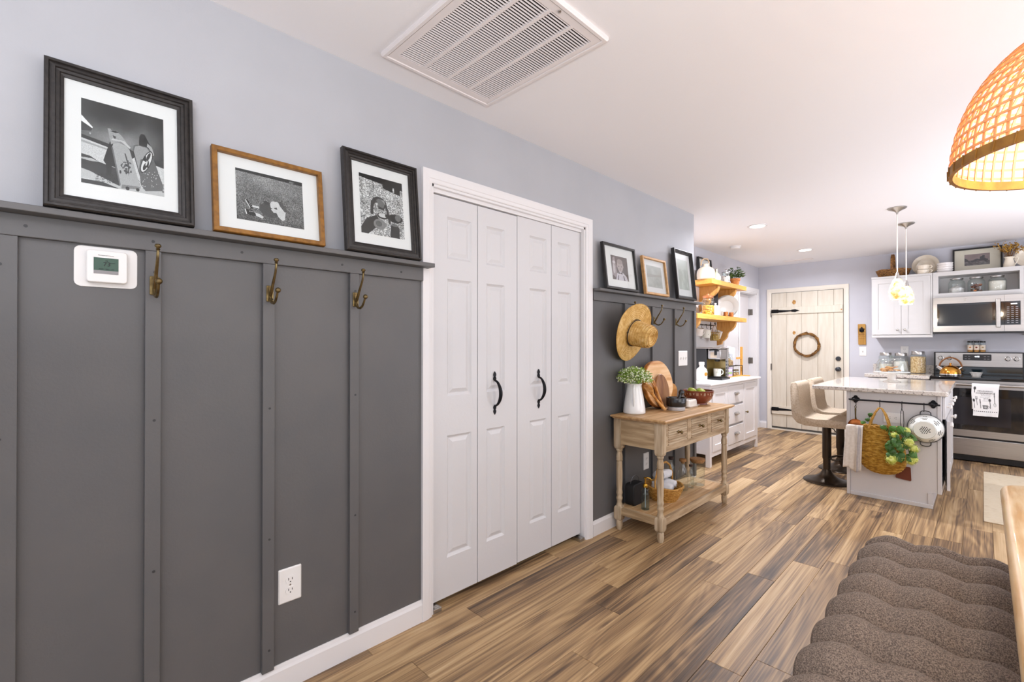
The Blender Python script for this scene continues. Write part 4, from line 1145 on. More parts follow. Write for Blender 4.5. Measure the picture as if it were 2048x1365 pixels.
# lower shelf items
def lidjar(lab, x, y, z, r, h, fill, fh, lid):
    t = thing('glass_jar', lab, 'jar', (x, y, z))
    obj('jar_glass', MB().lathe([(.001, .003), (r*.94, 0), (r, .006), (r, h*.80), (r*.8, h*.90), (r*.78, h)], 28, cap1=False), JARG, t)
    if fill: obj('contents', MB().lathe([(r*.9, .005), (r*.955, .012), (r*.955, fh), (r*.7, fh+.008), (.001, fh+.004)], 24), fill, t)
    obj('lid', MB().lathe([(r*.75, h*.97), (r*.82, h), (r*.86, h+.018), (r*.7, h+.026), (r*.25, h+.028), (r*.22, h+.045), (.001, h+.048)], 24), lid, t)
    return t
PASTA = M('dry_pasta', '#d99a1e', .5, cols=['#8a5208', '#e0a21f', '#f5cd62'], scale=40, stretch=(1, 1, 2.2), bump=.8, bscale=40)
COPPER = M('polished_copper', '#c9804f', .22, 1, col2='#b56a38', scale=10)
lidjar('glass jar of golden pasta with copper-coloured lid on the lower shelf', -.40, 5.385, ZL, .068, .20, PASTA, .105, M('copper_lid', '#c9895f', .35, .6))
lidjar('narrow glass jar with brown lid behind the white canister', -.475, 5.50, ZL, .046, .165, None, 0, CORK)
t = thing('canister', 'small white ceramic canister with ball-topped lid on the lower shelf', 'canister', (-.375, 5.535, ZL))
obj('body', MB().lathe([(.040, 0), (.045, .004), (.046, .09), (.043, .098), (.001, .098)], 28), CERAM, t)
obj('lid', MB().lathe([(.049, .097), (.048, .104), (.030, .116), (.012, .122), (.009, .128), (.013, .138), (.008, .148), (.001, .15)], 28), CERAM, t)
t = thing('kitchen_sign', 'narrow upright black sign with white stacked letters on the lower shelf', 'sign', (-.515, 5.79, ZL), .38, None, -.06)
obj('board', MB().box(-.065, .065, -.016, 0, 0, .31), M('chalkboard_black', '#1b1a1c', .7), t, bevel=.002)
LET = M('white_lettering', '#d8d4cf', .8)
for i, ch in enumerate('COFFEE'):
    lettering(ch, .052, t, (.0, -.0165, .275-i*.049), RW, LET)
def plate(lab, loc, rz, r, mat, tilt=.2, group=None, prof=None):
    t = thing('plate', lab, 'plate', loc, rz, group)
    t.rotation_euler = (PI/2-tilt, 0, rz)
    obj('dish', MB().lathe([(.001, .006), (r*.62, .005), (r*.66, .008), (r*.72, .014), (r*.97, .024), (r, .026), (r*.99, .021), (r*.7, .008), (r*.6, .0), (.001, .0)], 48), mat, t)
    return t
PLATE2 = M('white_dinnerware', '#c9c5be', .2, coat=.3)
plate('large white dinner plate standing rear of the pair on the lower shelf', (-.440, 6.045, ZL+.1385), .37, .140, PLATE2, .10, 'plates standing on the lower shelf')
plate('white dinner plate standing in front of another on the lower shelf', (-.432, 6.005, ZL+.1265), .37, .128, PLATE2, .12, 'plates standing on the lower shelf')
def cup(lab, x, y):
    t = thing('copper_cup', lab, 'cup', (x, y, ZL), 0, 'copper cups on the lower shelf')
    b = MB()
    L = []
    for r, z in ((.022, 0), (.025, .003), (.025, .055), (.022, .055), (.022, .008)):
        L.append([((r+.0016*(k % 2))*cos(2*PI*k/32), (r+.0016*(k % 2))*sin(2*PI*k/32), z) for k in range(32)])
    obj('body', b.loops(L, cap0=True, cap1=True), COPPER, t, smooth=0)
cup('small ribbed copper cup nearest the black sign', -.36, 5.805); cup('small ribbed copper cup in front of the white plates', -.352, 5.955)
t = thing('tea_light', 'tiny white candle between the copper cups and white plates', 'candle', (-.415, 5.87, ZL))
obj('wax', MB().lathe([(.018, 0), (.019, .004), (.018, .07), (.001, .072)], 16), CERAM, t); obj('wick', MB().cyl((0, 0, 0), .001, .07, .08, 5), BLACKP, t)
# rail under lower shelf with mugs and wire basket
t = thing('wall_rail', 'black iron hanging rail with scroll bracket under the lower shelf', 'rail', (XK+.008, 5.62, 1.505), RZL)
obj('bar', MB().tube([(-.34, -.035, 0), (.32, -.035, 0)], .005, 8), BLACKM, t)
for xx in (.27, -.3):
    obj('bracket', MB().prism([(xx-.012, -.045), (xx, -.055), (xx+.012, -.045), (xx+.012, .03), (xx, .045), (xx-.012, .03)], -.004, 0, 'y').tube([(xx, -.004, 0), (xx, -.035, 0)], .006, 6), BLACKM, t)
obj('scroll', MB().tube([(.32+.022*sin(a)*(1-a/9), -.035, -.022*cos(a)*(1-a/9)+.022) for a in [i*.5 for i in range(14)]], .004, 6), BLACKM, t)
def hook_s(par, x, y0, z0, L=.06):
    return obj('s_hook', MB().tube([(x, y0+.008, z0-.004), (x, y0+.004, z0+.008), (x, y0-.006, z0+.009), (x, y0-.009, z0), (x, y0-.004, z0-L*.5), (x, y0-.004, z0-L), (x, y0-.012, z0-L-.010), (x, y0-.022, z0-L-.004)], .0024, 6), BLACKM, par)
for xx in (-.20, -.08, .05, .17): hook_s(t, xx, -.035, 0, .035)
def mug(lab, loc, rz, mat, tilt=0., cat='mug', s=1., group=None):
    t = thing('mug', lab, cat, loc, rz, group)
    t.rotation_euler = (tilt, 0, rz)
    obj('body', MB().lathe([(.034*s, 0), (.040*s, .005*s), (.041*s, .09*s), (.038*s, .09*s), (.037*s, .008*s), (.001, .007*s)], 24), mat, t)
    obj('handle', MB().tube([(.040*s, 0, .075*s), (.060*s, 0, .075*s), (.070*s, 0, .055*s), (.066*s, 0, .03*s), (.040*s, 0, .016*s)], .006*s, 8), mat, t)
    return t
GRNM = M('sprig_mug_glaze', '#e9ead9', .25, cols=['#7c9a5a', '#eceade', '#eceade'], scale=22, lo=.34, hi=.42)
mug('white mug hanging from the rail, handle beside the charcoal wall', (-.525, 5.425, 1.370), 1.1, CERAM, .25, group='mugs hanging below the lower shelf')
mug('green-sprigged white mug hanging in the middle of the rail', (-.515, 5.60, 1.345), 1.3, GRNM, .1, s=1.1, group='mugs hanging below the lower shelf')
mug('white mug hanging nearest the corbel', (-.520, 5.925, 1.345), 1.5, CERAM, .35, s=1.1, group='mugs hanging below the lower shelf')
t = thing('wire_basket', 'small gold wire basket hanging from the rail between mugs', 'basket', (-.480, 5.775, 1.315))
b = MB()
for k in range(6):
    z = .02*k; b.tube([((.048+.002*k)*cos(a), (.065+.002*k)*sin(a), z) for a in [2*PI*i/28 for i in range(28)]], .0022, 5, closed=True)
for k in range(14):
    a = 2*PI*k/14; b.tube([(.048*cos(a), .065*sin(a), 0), (.058*cos(a), .075*sin(a), .1)], .0018, 4)
b.tube([(0, .075*cos(a), .1+.085*sin(a)) for a in [PI*i/14 for i in range(15)]], .003, 6)
obj('wires', b, M('gold_wire', '#9a7a35', .35, .9), t)
obj('coffee_pods', MB().lathe([(.04, .004), (.044, .05), (.03, .075), (.001, .08)], 18, sy=1.35), M('brown_pods', '#7b6236', .6, col2='#b39a58', scale=60), t)

# on the buffet
t = thing('milk_bottle', 'cream ceramic milk bottle with a sunflower spot on the sideboard end', 'bottle', (-.375, 5.150, ZB), 0)
obj('body', MB().lathe([(.048, 0), (.058, .004), (.060, .10), (.052, .13), (.028, .150), (.024, .17), (.030, .178), (.030, .205), (.024, .208), (.001, .205)], 28), CERAM, t)
obj('sunflower_print', MB().lathe([(.022, 0), (.001, .001)], 14), M('sunflower_print', '#d39a2e', .5, col2='#8a5a1e', scale=70), t, loc=(.056, -.020, .075), rot=(0, PI/2, -.35))
t = thing('coffee_maker', 'black and steel single-serve coffee machine on the sideboard', 'coffee maker', (-.395, 5.47, ZB))
obj('base', MB().box(-.155, .165, -.12, .12, 0, .022), BLACKP, t, bevel=.006)
obj('water_tower', MB().box(-.155, -.012, -.12, .12, .022, .352), M('charcoal_plastic', '#29292b', .4), t, bevel=.006)
obj('side_recess', MB().prism([(-.075+.030*cos(a), .12+.030*sin(a)) for a in [PI*i/10 for i in range(11)]]+[(-.105, .045), (-.045, .045)], -.1215, -.1195, 'y'), M('recess_black', '#0a0a0b', .5), t)
obj('top_cap', MB().box(-.155, .150, -.122, .122, .352, .366), NICKEL, t, bevel=.003)
obj('brew_head', MB().box(-.008, .145, -.105, .115, .232, .350), STEEL, t, bevel=.012)
obj('head_lever', MB().tube([(.02, -.108, .335), (.07, -.118, .342), (.12, -.112, .33)], .009, 8).box(.075, .10, -.112, -.104, .28, .335), BLACKP, t)
obj('head_window', MB().box(.03, .10, -.1065, -.1045, .25, .315), M('warm_clear_window', '#c9b9a4', .2), t)
obj('drip_nozzle', MB().lathe([(.028, .205), (.036, .234)], 16, (.065, 0, 0)), BLACKP, t)
obj('back_plate', MB().box(-.0118, -.010, -.105, .105, .03, .232).box(-.008, .128, .098, .104, .022, .232), M('gold_reflective_steel', '#a9986a', .25, .9), t, smooth=0)
obj('button_panel', MB().box(.128, .152, .070, .108, .022, .366), STEEL, t, bevel=.003)
for i in range(5): obj('button', MB().box(.134, .147, .067, .070, .045+.037*i, .068+.037*i).box(.152, .1535, .078, .1, .045+.037*i, .068+.037*i), M('button_grey', '#55585a', .4), t)
obj('drip_tray', MB().box(.0, .150, -.09, .09, .022, .032), BLACKM, t, bevel=.002)
mug('white mug with a green sprig under the coffee machine spout', (-.330, 5.47, ZB+.0325), .9, GRNM, 0, s=1.0)
MUESLI = M('granola_contents', '#9a7444', .8, cols=['#5a3a1c', '#b28a50', '#d9c08c'], scale=70, bump=.5)
LAV = M('pale_lavender_tin', '#dcd9e6', .35, cols=['#8f88b8', '#e4e2ec', '#e4e2ec'], scale=30, lo=.30, hi=.36)
t = thing('wire_stand', 'low black wire riser on a wooden base at the sideboard end', 'stand', (-.415, 5.985, ZB))
obj('base_board', MB().box(-.10, .10, -.255, .255, 0, .012), SHELFW, t, bevel=.002)
b = MB()
for xx in (-.095, .095):
    for yy in (-.25, -.06, .25): b.tube([(xx, yy, .012), (xx, yy, .135)], .004, 6)
    b.tube([(xx, -.25, .135), (xx, .25, .135)], .004, 6)
for yy in (-.25, -.06, .25): b.tube([(-.095, yy, .135), (.095, yy, .135)], .004, 6)
for k in range(1, 9): b.tube([(-.095+.19*k/9, -.25, .137), (-.095+.19*k/9, .25, .137)], .002, 4)
obj('wire_frame', b, BLACKM, t)
t = thing('tea_box', 'lavender and green tea box under the wire riser', 'box', (-.385, 5.845, ZB+.0125))
obj('carton', MB().box(-.055, .06, -.075, .075, 0, .105), M('tea_box_card', '#bda9cf', .6), t, bevel=.001)
obj('green_label', MB().box(.0600, .0606, -.06, .06, .03, .055).box(-.04, .04, -.0756, -.075, .03, .055), M('tea_green_label', '#93b568', .6), t, smooth=0)
obj('white_band', MB().box(.0600, .0607, -.06, .06, .07, .09), M('tea_white_band', '#e6dff0', .6), t, smooth=0)
for i, (x, y, z, lb) in enumerate(((-.37, 6.06, 0, 'small glass spice jar nearest the tea box under the riser'), (-.37, 6.16, 0, 'small glass spice jar at the outer end under the riser'), (-.45, 6.12, 0, 'small glass spice jar at the back under the riser'))):
    tt = thing('spice_jar', lb, 'jar', (x, y, ZB+.0125), 0, 'small jars under the wire riser')
    obj('jar_glass', MB().lathe([(.001, .001), (.034, 0), (.036, .004), (.036, .05), (.028, .058)], 20, cap1=False), JARG, tt)
    obj('contents', MB().lathe([(.033, .003), (.034, .038), (.001, .042)], 18), MUESLI, tt); obj('lid', MB().lathe([(.031, .057), (.031, .072), (.001, .074)], 18), BRASS, tt)
lidjar('clear jar of granola standing on the wire riser', -.375, 5.83, ZB+.139, .062, .125, MUESLI, .085, JARG)
lidjar('clear jar of pale nuts standing on the wire riser', -.385, 5.96, ZB+.139, .052, .12, M('pale_nuts', '#c49a68', .8, cols=['#8a5a2e', '#d8b88a'], scale=60, bump=.5), .06, JARG)
t = thing('drum_canister', 'tall pale lavender spotted canister on the sideboard behind the jars', 'canister', (-.44, 6.10, ZB+.139))
obj('body', MB().lathe([(.072, 0), (.074, .004), (.074, .17), (.001, .17)], 28), LAV, t); obj('lid', MB().lathe([(.076, .168), (.076, .21), (.070, .222), (.03, .226), (.028, .236), (.001, .238)], 28), LAV, t)
t = thing('wooden_easel', 'light wooden easel post with a crossbar beside the wire riser', 'easel', (-.345, 6.263, ZB))
obj('post', MB().box(-.012, .012, -.0, .03, 0, .37).box(-.02, .10, -.0, .03, 0, .0115), SHELFW, t, bevel=.002)
obj('crossbar', MB().box(-.012, .006, -.14, .02, .215, .24), SHELFW, t, bevel=.002)
# ================================================================ FAR WALL: CABINETS, MICROWAVE, RANGE
WY = YF
t = thing('bottle_opener', 'wall-mounted wooden bottle opener plaque with black cast opener', 'bottle opener', (.692, WY, 1.40))
obj('plaque', MB().prism([(x, z+.135-.135) for x, z in rrect(.082, .275, .006)], -.020, 0).xf(Matrix.Rotation(-.02, 4, 'Y')), M('stained_pine', '#a87a34', .5, col2='#c39443', scale=7, stretch=(6, 6, .8)), t, bevel=.002)
op = [(-.034, .075), (-.020, .066), (-.028, .045), (-.014, .032), (0, .028), (.014, .032), (.028, .045), (.020, .066), (.034, .075), (.012, .08), (.008, .096), (0, .10), (-.008, .096), (-.012, .08)]
obj('cast_opener', MB().prism(op, -.034, -.020), BLACKM, t, bevel=.002)
obj('opener_lip', MB().lathe([(.012, 0), (.02, .012), (.014, .014), (.008, .004)], 14), BLACKM, t, loc=(0, -.034, .052), rot=(PI/2, 0, 0))
for i, s in enumerate(('BEER', 'O\'CLOCK', 'SOMEWHERE')): lettering(s, (.03, .017, .011)[i], t, (0, -.0203, -.005-.026*i), RW, M('burnt_lettering', '#6a3f18', .8))
t = wallplate('light_switch', 'white single toggle switch beside the cream plank door', 'switch', (.700, WY, 1.172), 0, .078, .118)
obj('toggle', MB().prism([(-.006, -.004), (-.0165, .004), (-.0165, .009), (-.006, .006)], -.004, .004, 'x'), PLATE, t, bevel=.001)
obj('toggle_slot', MB().box(-.006, .006, -.0065, -.0055, -.013, .013), M('switch_slot', '#c9c7c4', .5), t, smooth=0)
t = wallplate('wall_outlet', 'white outlet above the glass canisters on the left counter', 'outlet', (1.128, WY, 1.185), 0, .078, .118)
receptacle(t, .0195); receptacle(t, -.0195)
# wreath on the plank door
TWIG = M('grapevine_twig', '#6e4a20', .8, cols=['#4e3212', '#7c5526', '#9a7038'], scale=40, bump=.4)
t = thing('vine_wreath', 'round brown grapevine wreath hanging on the cream plank door', 'wreath', (.058, 7.657, 1.262))
b = MB(); rr = random.Random(4)
for k in range(26):
    ph = rr.uniform(0, 6.28); q = rr.uniform(.002, .017); fr = rr.choice((3, 4, 5, 6))
    b.tube([((.152+q*cos(fr*a+ph))*cos(a), q*sin(fr*a+ph)*.8, (.160+q*cos(fr*a+ph))*sin(a)) for a in [2*PI*i/64 for i in range(64)]], rr.uniform(.0035, .006), 5, closed=True)
tag(obj('twigs', b, TWIG, t), kind='stuff')
obj('hanging_loop', MB().tube([(0, .0, .168), (.0, .02, .185), (0, .03, .2)], .002, 5), TWIG, t)

# upper cabinet -----------------------------------------------------------
FY = 7.372
CABU = M('cabinet_soft_white_paint', '#d3d2d1', .4)
def shaker_y(par, x0, x1, z0, z1, y, fr=.062, mat=CABU, name='door'):
    b = MB().box(x0, x1, y+.007, y+.018, z0, z1)
    b.box(x0, x0+fr, y, y+.007, z0, z1).box(x1-fr, x1, y, y+.007, z0, z1).box(x0+fr, x1-fr, y, y+.007, z0, z0+fr).box(x0+fr, x1-fr, y, y+.007, z1-fr, z1)
    return obj(name, b, mat, par, smooth=0)
KR = (PI/2, 0, 0)
c = thing('upper_cabinet', 'white two-door wall cabinet left of the microwave', 'cabinet', (0, 0, 0))
obj('carcass', MB().box(.838, 1.412, FY+.019, WY, 1.372, 2.112), CABU, c, smooth=0)
obj('light_rail', MB().box(.838, 1.412, FY+.010, FY+.03, 1.352, 1.385).box(.838, .856, FY+.03, WY, 1.352, 1.372), CABU, c, bevel=.002)
obj('face_frame', MB().box(.838, 1.412, FY+.001, FY+.019, 2.088, 2.112).box(1.395, 1.412, FY+.001, FY+.019, 1.385, 2.088), CABU, c, smooth=0)
a = shaker_y(c, .842, 1.125, 1.390, 2.086, FY); kn(a, (1.092, FY, 1.447), NICKEL, .9, KR)
a = shaker_y(c, 1.128, 1.393, 1.390, 2.086, FY); kn(a, (1.162, FY, 1.447), NICKEL, .9, KR)
# open shelf unit
c = thing('open_wall_shelf', 'white open shelf unit holding jars above the microwave', 'shelf', (0, 0, 0))
GREYI = M('shelf_interior_paint', '#efecec', .5)
obj('back_panel', MB().box(1.416, 2.138, WY-.012, WY, 1.812, 2.112), GREYI, c, smooth=0)
obj('side_panel', MB().box(1.416, 1.462, FY+.003, WY-.012, 1.812, 2.112), CABU, c, smooth=0)
obj('side_panel', MB().box(2.108, 2.138, FY+.003, WY-.012, 1.812, 2.112), CABU, c, smooth=0)
obj('top_board', MB().box(1.462, 2.108, FY+.003, WY-.012, 2.066, 2.112), CABU, c, smooth=0)
obj('bottom_board', MB().box(1.462, 2.108, FY+.003, WY-.012, 1.812, 1.863), CABU, c, smooth=0)
c = thing('upper_cabinet', 'white wall cabinet right of the microwave at the picture edge', 'cabinet', (0, 0, 0))
obj('carcass', MB().box(2.142, 2.75, FY+.019, WY, 1.372, 2.112), CABU, c, smooth=0)
shaker_y(c, 2.146, 2.444, 1.376, 2.108, FY); shaker_y(c, 2.448, 2.746, 1.376, 2.108, FY)

# microwave -----------------------------------------------------------------
m = thing('microwave', 'stainless over-the-range microwave with black glass door', 'microwave', (0, 0, 0))
MY = 7.305
obj('body', MB().box(1.420, 2.134, MY+.02, WY, 1.402, 1.808), M('dark_grey_case', '#4a4a4c', .4), m, smooth=0)
SS = STEEL
b = MB().box(1.420, 1.991, MY, MY+.02, 1.735, 1.806).box(1.420, 1.991, MY, MY+.02, 1.412, 1.480).box(1.420, 1.455, MY, MY+.02, 1.480, 1.735)
d = obj('door', b, SS, m, smooth=0)
BGL = M('black_glass', '#0d0d10', .05, coat=.6)
obj('window', MB().box(1.455, 1.991, MY+.003, MY+.02, 1.480, 1.735), BGL, d, smooth=0)
obj('window_screen', MB().box(1.475, 1.90, MY+.0022, MY+.003, 1.50, 1.715), M('micro_mesh', '#1b1c1f', .12), d, smooth=0)
obj('handle', MB().prism([(1.925, 0), (1.965, 0), (1.965, -.0), (1.962, -.04), (1.928, -.04)], 1.455, 1.765, 'z').xf(Matrix.Translation((0, MY, 0))), SS, d, bevel=.004)
cp = obj('control_panel', MB().box(1.993, 2.134, MY, MY+.02, 1.412, 1.480).box(1.993, 2.134, MY, MY+.02, 1.735, 1.806).box(2.110, 2.134, MY, MY+.02, 1.480, 1.735), SS, m, smooth=0)
obj('panel_glass', MB().box(1.993, 2.110, MY+.002, MY+.02, 1.480, 1.735), BGL, cp, smooth=0)
obj('display', MB().box(2.04, 2.085, MY+.001, MY+.002, 1.700, 1.712), M('white_led', '#ffffff', .4, emit=2.5), cp, smooth=0)
KEYM = M('key_print', '#9a9a9e', .5)
kb = MB()
for r in range(9):
    for q in range(3): kb.box(2.010+q*.032, 2.028+q*.032, MY+.0012, MY+.002, 1.500+r*.021, 1.508+r*.021)
tag(obj('key_marks', kb, KEYM, cp, smooth=0), kind='stuff')
obj('logo_badge', MB().lathe([(.012, 0), (.010, .001), (.001, .0012)], 16), NICKEL, d, loc=(1.69, MY, 1.772), rot=(PI/2, 0, 0))
obj('vent_lip', MB().box(1.42, 2.134, MY+.005, WY-.05, 1.392, 1.402), BLACKP, m, smooth=0)

# range ---------------------------------------------------------------------
RY = 7.05
r = thing('range', 'stainless electric range with black glass cooktop and oven door', 'stove', (0, 0, 0))
RX0, RX1 = 1.408, 2.150
obj('body', MB().box(RX0+.005, RX1-.005, RY+.02, WY-.02, .05, .895), M('range_side_black', '#1d1d1f', .4), r, smooth=0)
for x in (RX0+.05, RX1-.05):
    for y in (RY+.08, WY-.1): obj('foot', MB().cyl((x, y, 0), .02, 0, .052, 10), BLACKP, r)
obj('cooktop', MB().box(RX0, RX1, RY-.02, WY-.06, .893, .915), BGL, r, bevel=.003)
CKR = M('burner_ring_print', '#3a3a3e', .2)
for (x, y, q) in ((1.58, 7.21, .10), (1.97, 7.21, .08), (1.58, 7.48, .075), (1.97, 7.48, .10)):
    obj('burner_ring', MB().lathe([(q, .9155), (q-.004, .9155)], 40, (x, y, 0), cap0=False, cap1=False), CKR, r)
b = MB().box(RX0, RX1, WY-.075, WY-.02, .90, 1.178)
bg = obj('backguard', b, BLACKP, r, bevel=.006)
obj('steel_panel', MB().box(RX0+.016, RX1-.016, WY-.079, WY-.075, 1.012, 1.168), SS, bg, smooth=0)
obj('lower_glass', MB().box(RX0+.016, RX1-.016, WY-.078, WY-.075, .925, 1.004), M('teal_black_glass', '#0d1a20', .06, coat=.5), bg, smooth=0)
obj('display_panel', MB().prism([(x+1.778, z+1.117) for x, z in rrect(.235, .072, .008)], WY-.0815, WY-.079), M('display_black', '#232225', .3), bg, smooth=0)
obj('clock_digits', MB(), INK, bg) if False else None
lettering('4:08', .024, bg, (1.778, WY-.0822, 1.127), RW, M('clock_glow', '#e9f2ff', .5, emit=3), 'clock_digits')
for i in range(2):
    for k in range(2):
        for s in (-1, 1): obj('key_print', MB().box(1.778+s*(.065+.028*i)-.009, 1.778+s*(.065+.028*i)+.009, WY-.0822, WY-.0815, 1.098+.028*k, 1.102+.028*k), KEYM, bg, smooth=0)
for x in (1.468, 1.545, 2.024, 2.090):
    k = obj('control_knob', MB().lathe([(.027, 0), (.027, .005), (.022, .007), (.021, .024), (.017, .028), (.001, .028)], 24).box(-.004, .004, -.021, .021, .024, .038), NICKEL, bg, loc=(x, WY-.079, 1.107), rot=(PI/2, 0, 0))
od = obj('oven_door', MB().box(RX0+.004, RX1-.004, RY, RY+.02, .795, .88).box(RX0+.004, RX1-.004, RY, RY+.02, .275, .345).box(RX0+.004, RX0+.03, RY, RY+.02, .345, .795).box(RX1-.03, RX1-.004, RY, RY+.02, .345, .795), SS, r, smooth=0)
obj('oven_glass', MB().box(RX0+.03, RX1-.03, RY+.002, RY+.02, .345, .795), BGL, od, smooth=0)
obj('oven_window', MB().box(RX0+.12, RX1-.12, RY+.0012, RY+.002, .40, .70), M('oven_window_tint', '#26252a', .08), od, smooth=0)
hb = MB().tube([(RX0+.03, RY-.05, .838), (RX1-.03, RY-.05, .838)], .014, 12)
for x in (RX0+.05, RX1-.05): hb.box(x-.012, x+.012, RY-.05, RY, .826, .850)
obj('oven_handle', hb, SS, od)
obj('storage_drawer', MB().box(RX0+.004, RX1-.004, RY, RY+.02, .075, .255), SS, r, bevel=.004)
obj('drawer_gap_shade', MB().box(RX0+.006, RX1-.006, RY+.012, RY+.02, .255, .275), BLACKP, r, smooth=0)  # dark strip standing in for shade between oven door and drawer
obj('kick_plate', MB().box(RX0+.01, RX1-.01, RY+.03, RY+.05, .012, .075), BLACKP, r, smooth=0)

# left base cabinet, countertop -------------------------------------------
GRAN = M('speckled_granite', '#c9c2bc', .12, cols=['#4a444a', '#a79f99', '#cfc8c0', '#e0dad3', '#cdc6be'], scale=55, detail=10, lo=.30, hi=.62, coat=.3)
c = thing('base_cabinet', 'white base cabinet between plank door and range', 'cabinet', (0, 0, 0))
obj('carcass', MB().box(.842, 1.400, 7.085, WY-.001, .10, .875), CABW, c, smooth=0)
obj('toe_kick', MB().box(.86, 1.400, 7.14, WY-.02, 0, .10), CABW, c, smooth=0)
a = shaker_y(c, .846, 1.118, .115, .68, 7.066); kn(a, (1.08, 7.066, .62), NICKEL, .9, KR)
a = shaker_y(c, 1.122, 1.396, .115, .68, 7.066); kn(a, (1.16, 7.066, .62), NICKEL, .9, KR)
a = obj('drawer', MB().box(.846, 1.396, 7.066, 7.084, .695, .865), CABW, c, bevel=.003); kn(a, (1.12, 7.066, .78), NICKEL, .9, KR)
t = thing('countertop', 'speckled granite countertop with short backsplash left of the range', 'countertop', (0, 0, 0))
obj('slab', MB().box(.812, 1.404, 7.035, WY-.0, .876, .914), GRAN, t, bevel=.004)
obj('backsplash', MB().box(.812, 1.404, WY-.020, WY-.001, .9142, 1.015), GRAN, t, bevel=.002)
c = thing('base_cabinet', 'white base cabinet right of the range at the picture edge', 'cabinet', (0, 0, 0))
obj('carcass', MB().box(2.156, 2.80, 7.085, WY-.001, .10, .875).box(2.156, 2.80, 7.14, WY-.02, 0, .10), CABW, c, smooth=0)
shaker_y(c, 2.160, 2.796, .115, .865, 7.066)
t = thing('countertop', 'speckled granite countertop right of the range', 'countertop', (0, 0, 0))
obj('slab', MB().box(2.153, 2.82, 7.035, WY-.001, .876, .914), GRAN, t, bevel=.004)

# on the counter ----------------------------------------------------------
OATS = M('rolled_oats', '#d8b27c', .85, cols=['#b58a52', '#dcb883', '#ecd3a6'], scale=70, bump=.6)
FLOUR = M('white_flour', '#efe9e0', .95, col2='#e2dacd', scale=25)
def canister(lab, x, y, z, r, h, fill, fh):
    t = thing('glass_canister', lab, 'jar', (x, y, z), 0, 'glass canisters on the counter')
    obj('jar_glass', MB().lathe([(.001, .003), (r*.95, 0), (r, .005), (r, h*.80), (r*.93, h*.845), (r*.82, h*.86)], 28, cap1=False), JARG, t)
    if fill: obj('contents', MB().lathe([(r*.9, .005), (r*.96, .01), (r*.96, fh), (r*.5, fh+.006), (.001, fh+.002)], 24), fill, t)
    obj('metal_lid', MB().lathe([(r*.84, h*.855), (r*.86, h*.86), (r*.86, h*.985), (r*.83, h), (.001, h)], 28), NICKEL, t)
canister('tall glass canister of rolled oats beside the range', 1.268, 7.545, .9145, .074, .268, OATS, .200)
canister('glass canister of flour behind the cake dome, middle of three', 1.105, 7.555, .9145, .070, .245, FLOUR, .14)
canister('glass canister with steel lid, farthest from the range', .955, 7.56, .9145, .070, .248, FLOUR, .10)
# spice jars on the backguard
for i, (x, cc) in enumerate(((1.722, '#c8884a'), (1.774, '#8a4030'), (1.826, '#b9a070'))):
    t = thing('spice_jar', ('spice jar at the left of three on the range backguard', 'spice jar with a red-brown label spot, middle on the backguard', 'spice jar at the right of three on the range backguard')[i], 'jar', (x, WY-.048, 1.1785), 0, 'spice jars on the backguard')
    obj('jar_glass', MB().lathe([(.001, .001), (.022, 0), (.024, .003), (.024, .105), (.021, .115)], 20, cap1=False), JARG, t)
    obj('contents', MB().lathe([(.0225, .003), (.0228, .07), (.001, .072)], 16), M('spice_%d' % i, '#cf9a58', .8, col2='#b87d3e', scale=80), t)
    obj('paper_label', MB().lathe([(.0243, .028), (.0243, .082)], 20, cap0=False, cap1=False), M('paper_label', '#f0e2d0', .7), t)
    obj('label_spot', MB().lathe([(.009, 0), (.001, .0006)], 14), M('label_spot_%d' % i, cc, .7), t, loc=(0, -.0244, .055), rot=(PI/2, 0, 0))
    obj('lid', MB().lathe([(.0225, .112), (.0235, .114), (.0235, .128), (.001, .129)], 20), BLACKP, t)
# kettle
t = thing('kettle', 'shiny copper-gold tea kettle with arched handle on the cooktop', 'kettle', (1.567, 7.27, .916))
KG = M('copper_gold_kettle', '#cf9440', .16, 1)
obj('body', MB().lathe([(.088, 0), (.093, .004), (.094, .02), (.090, .045), (.078, .075), (.055, .100), (.030, .112), (.001, .114)], 40), KG, t)
obj('bottom_ring', MB().lathe([(.0945, .004), (.0955, .012), (.0945, .020)], 40, cap0=False, cap1=False), CHROME, t)
obj('lid_knob', MB().lathe([(.02, .111), (.02, .116), (.008, .118), (.008, .128), (.013, .134), (.010, .142), (.001, .143)], 16), KG, t)
obj('spout', MB().tube([(-.072, 0, .070), (-.095, 0, .090), (-.112, 0, .102)], [.022, .018, .016], 12), CHROME, t)
hp = [(.094*cos(PI*i/16), 0, .09+.112*sin(PI*i/16)) for i in range(17)]
obj('handle', MB().tube(hp, .0085, 10), M('brown_handle', '#7a4a1e', .35), t)
obj('handle_mount', MB().tube([(.074, 0, .078), (.096, 0, .098)], .01, 8).tube([(-.066, 0, .085), (-.094, 0, .098)], .008, 8), CHROME, t)
t = thing('spoon_rest', 'small white scalloped dish on the black cooktop', 'dish', (1.775, 7.20, .916))
L = []
for q, z in ((.6, 0), (.64, .004), (.8, .03), (.94, .043), (1, .046), (.9, .042), (.74, .025), (.5, .010)):
    L.append([((.052+.0025*cos(8*a))*q*cos(a), (.052+.0025*cos(8*a))*q*sin(a), z) for a in [2*PI*i/48 for i in range(48)]])
obj('dish', MB().loops(L), CERAM, t)
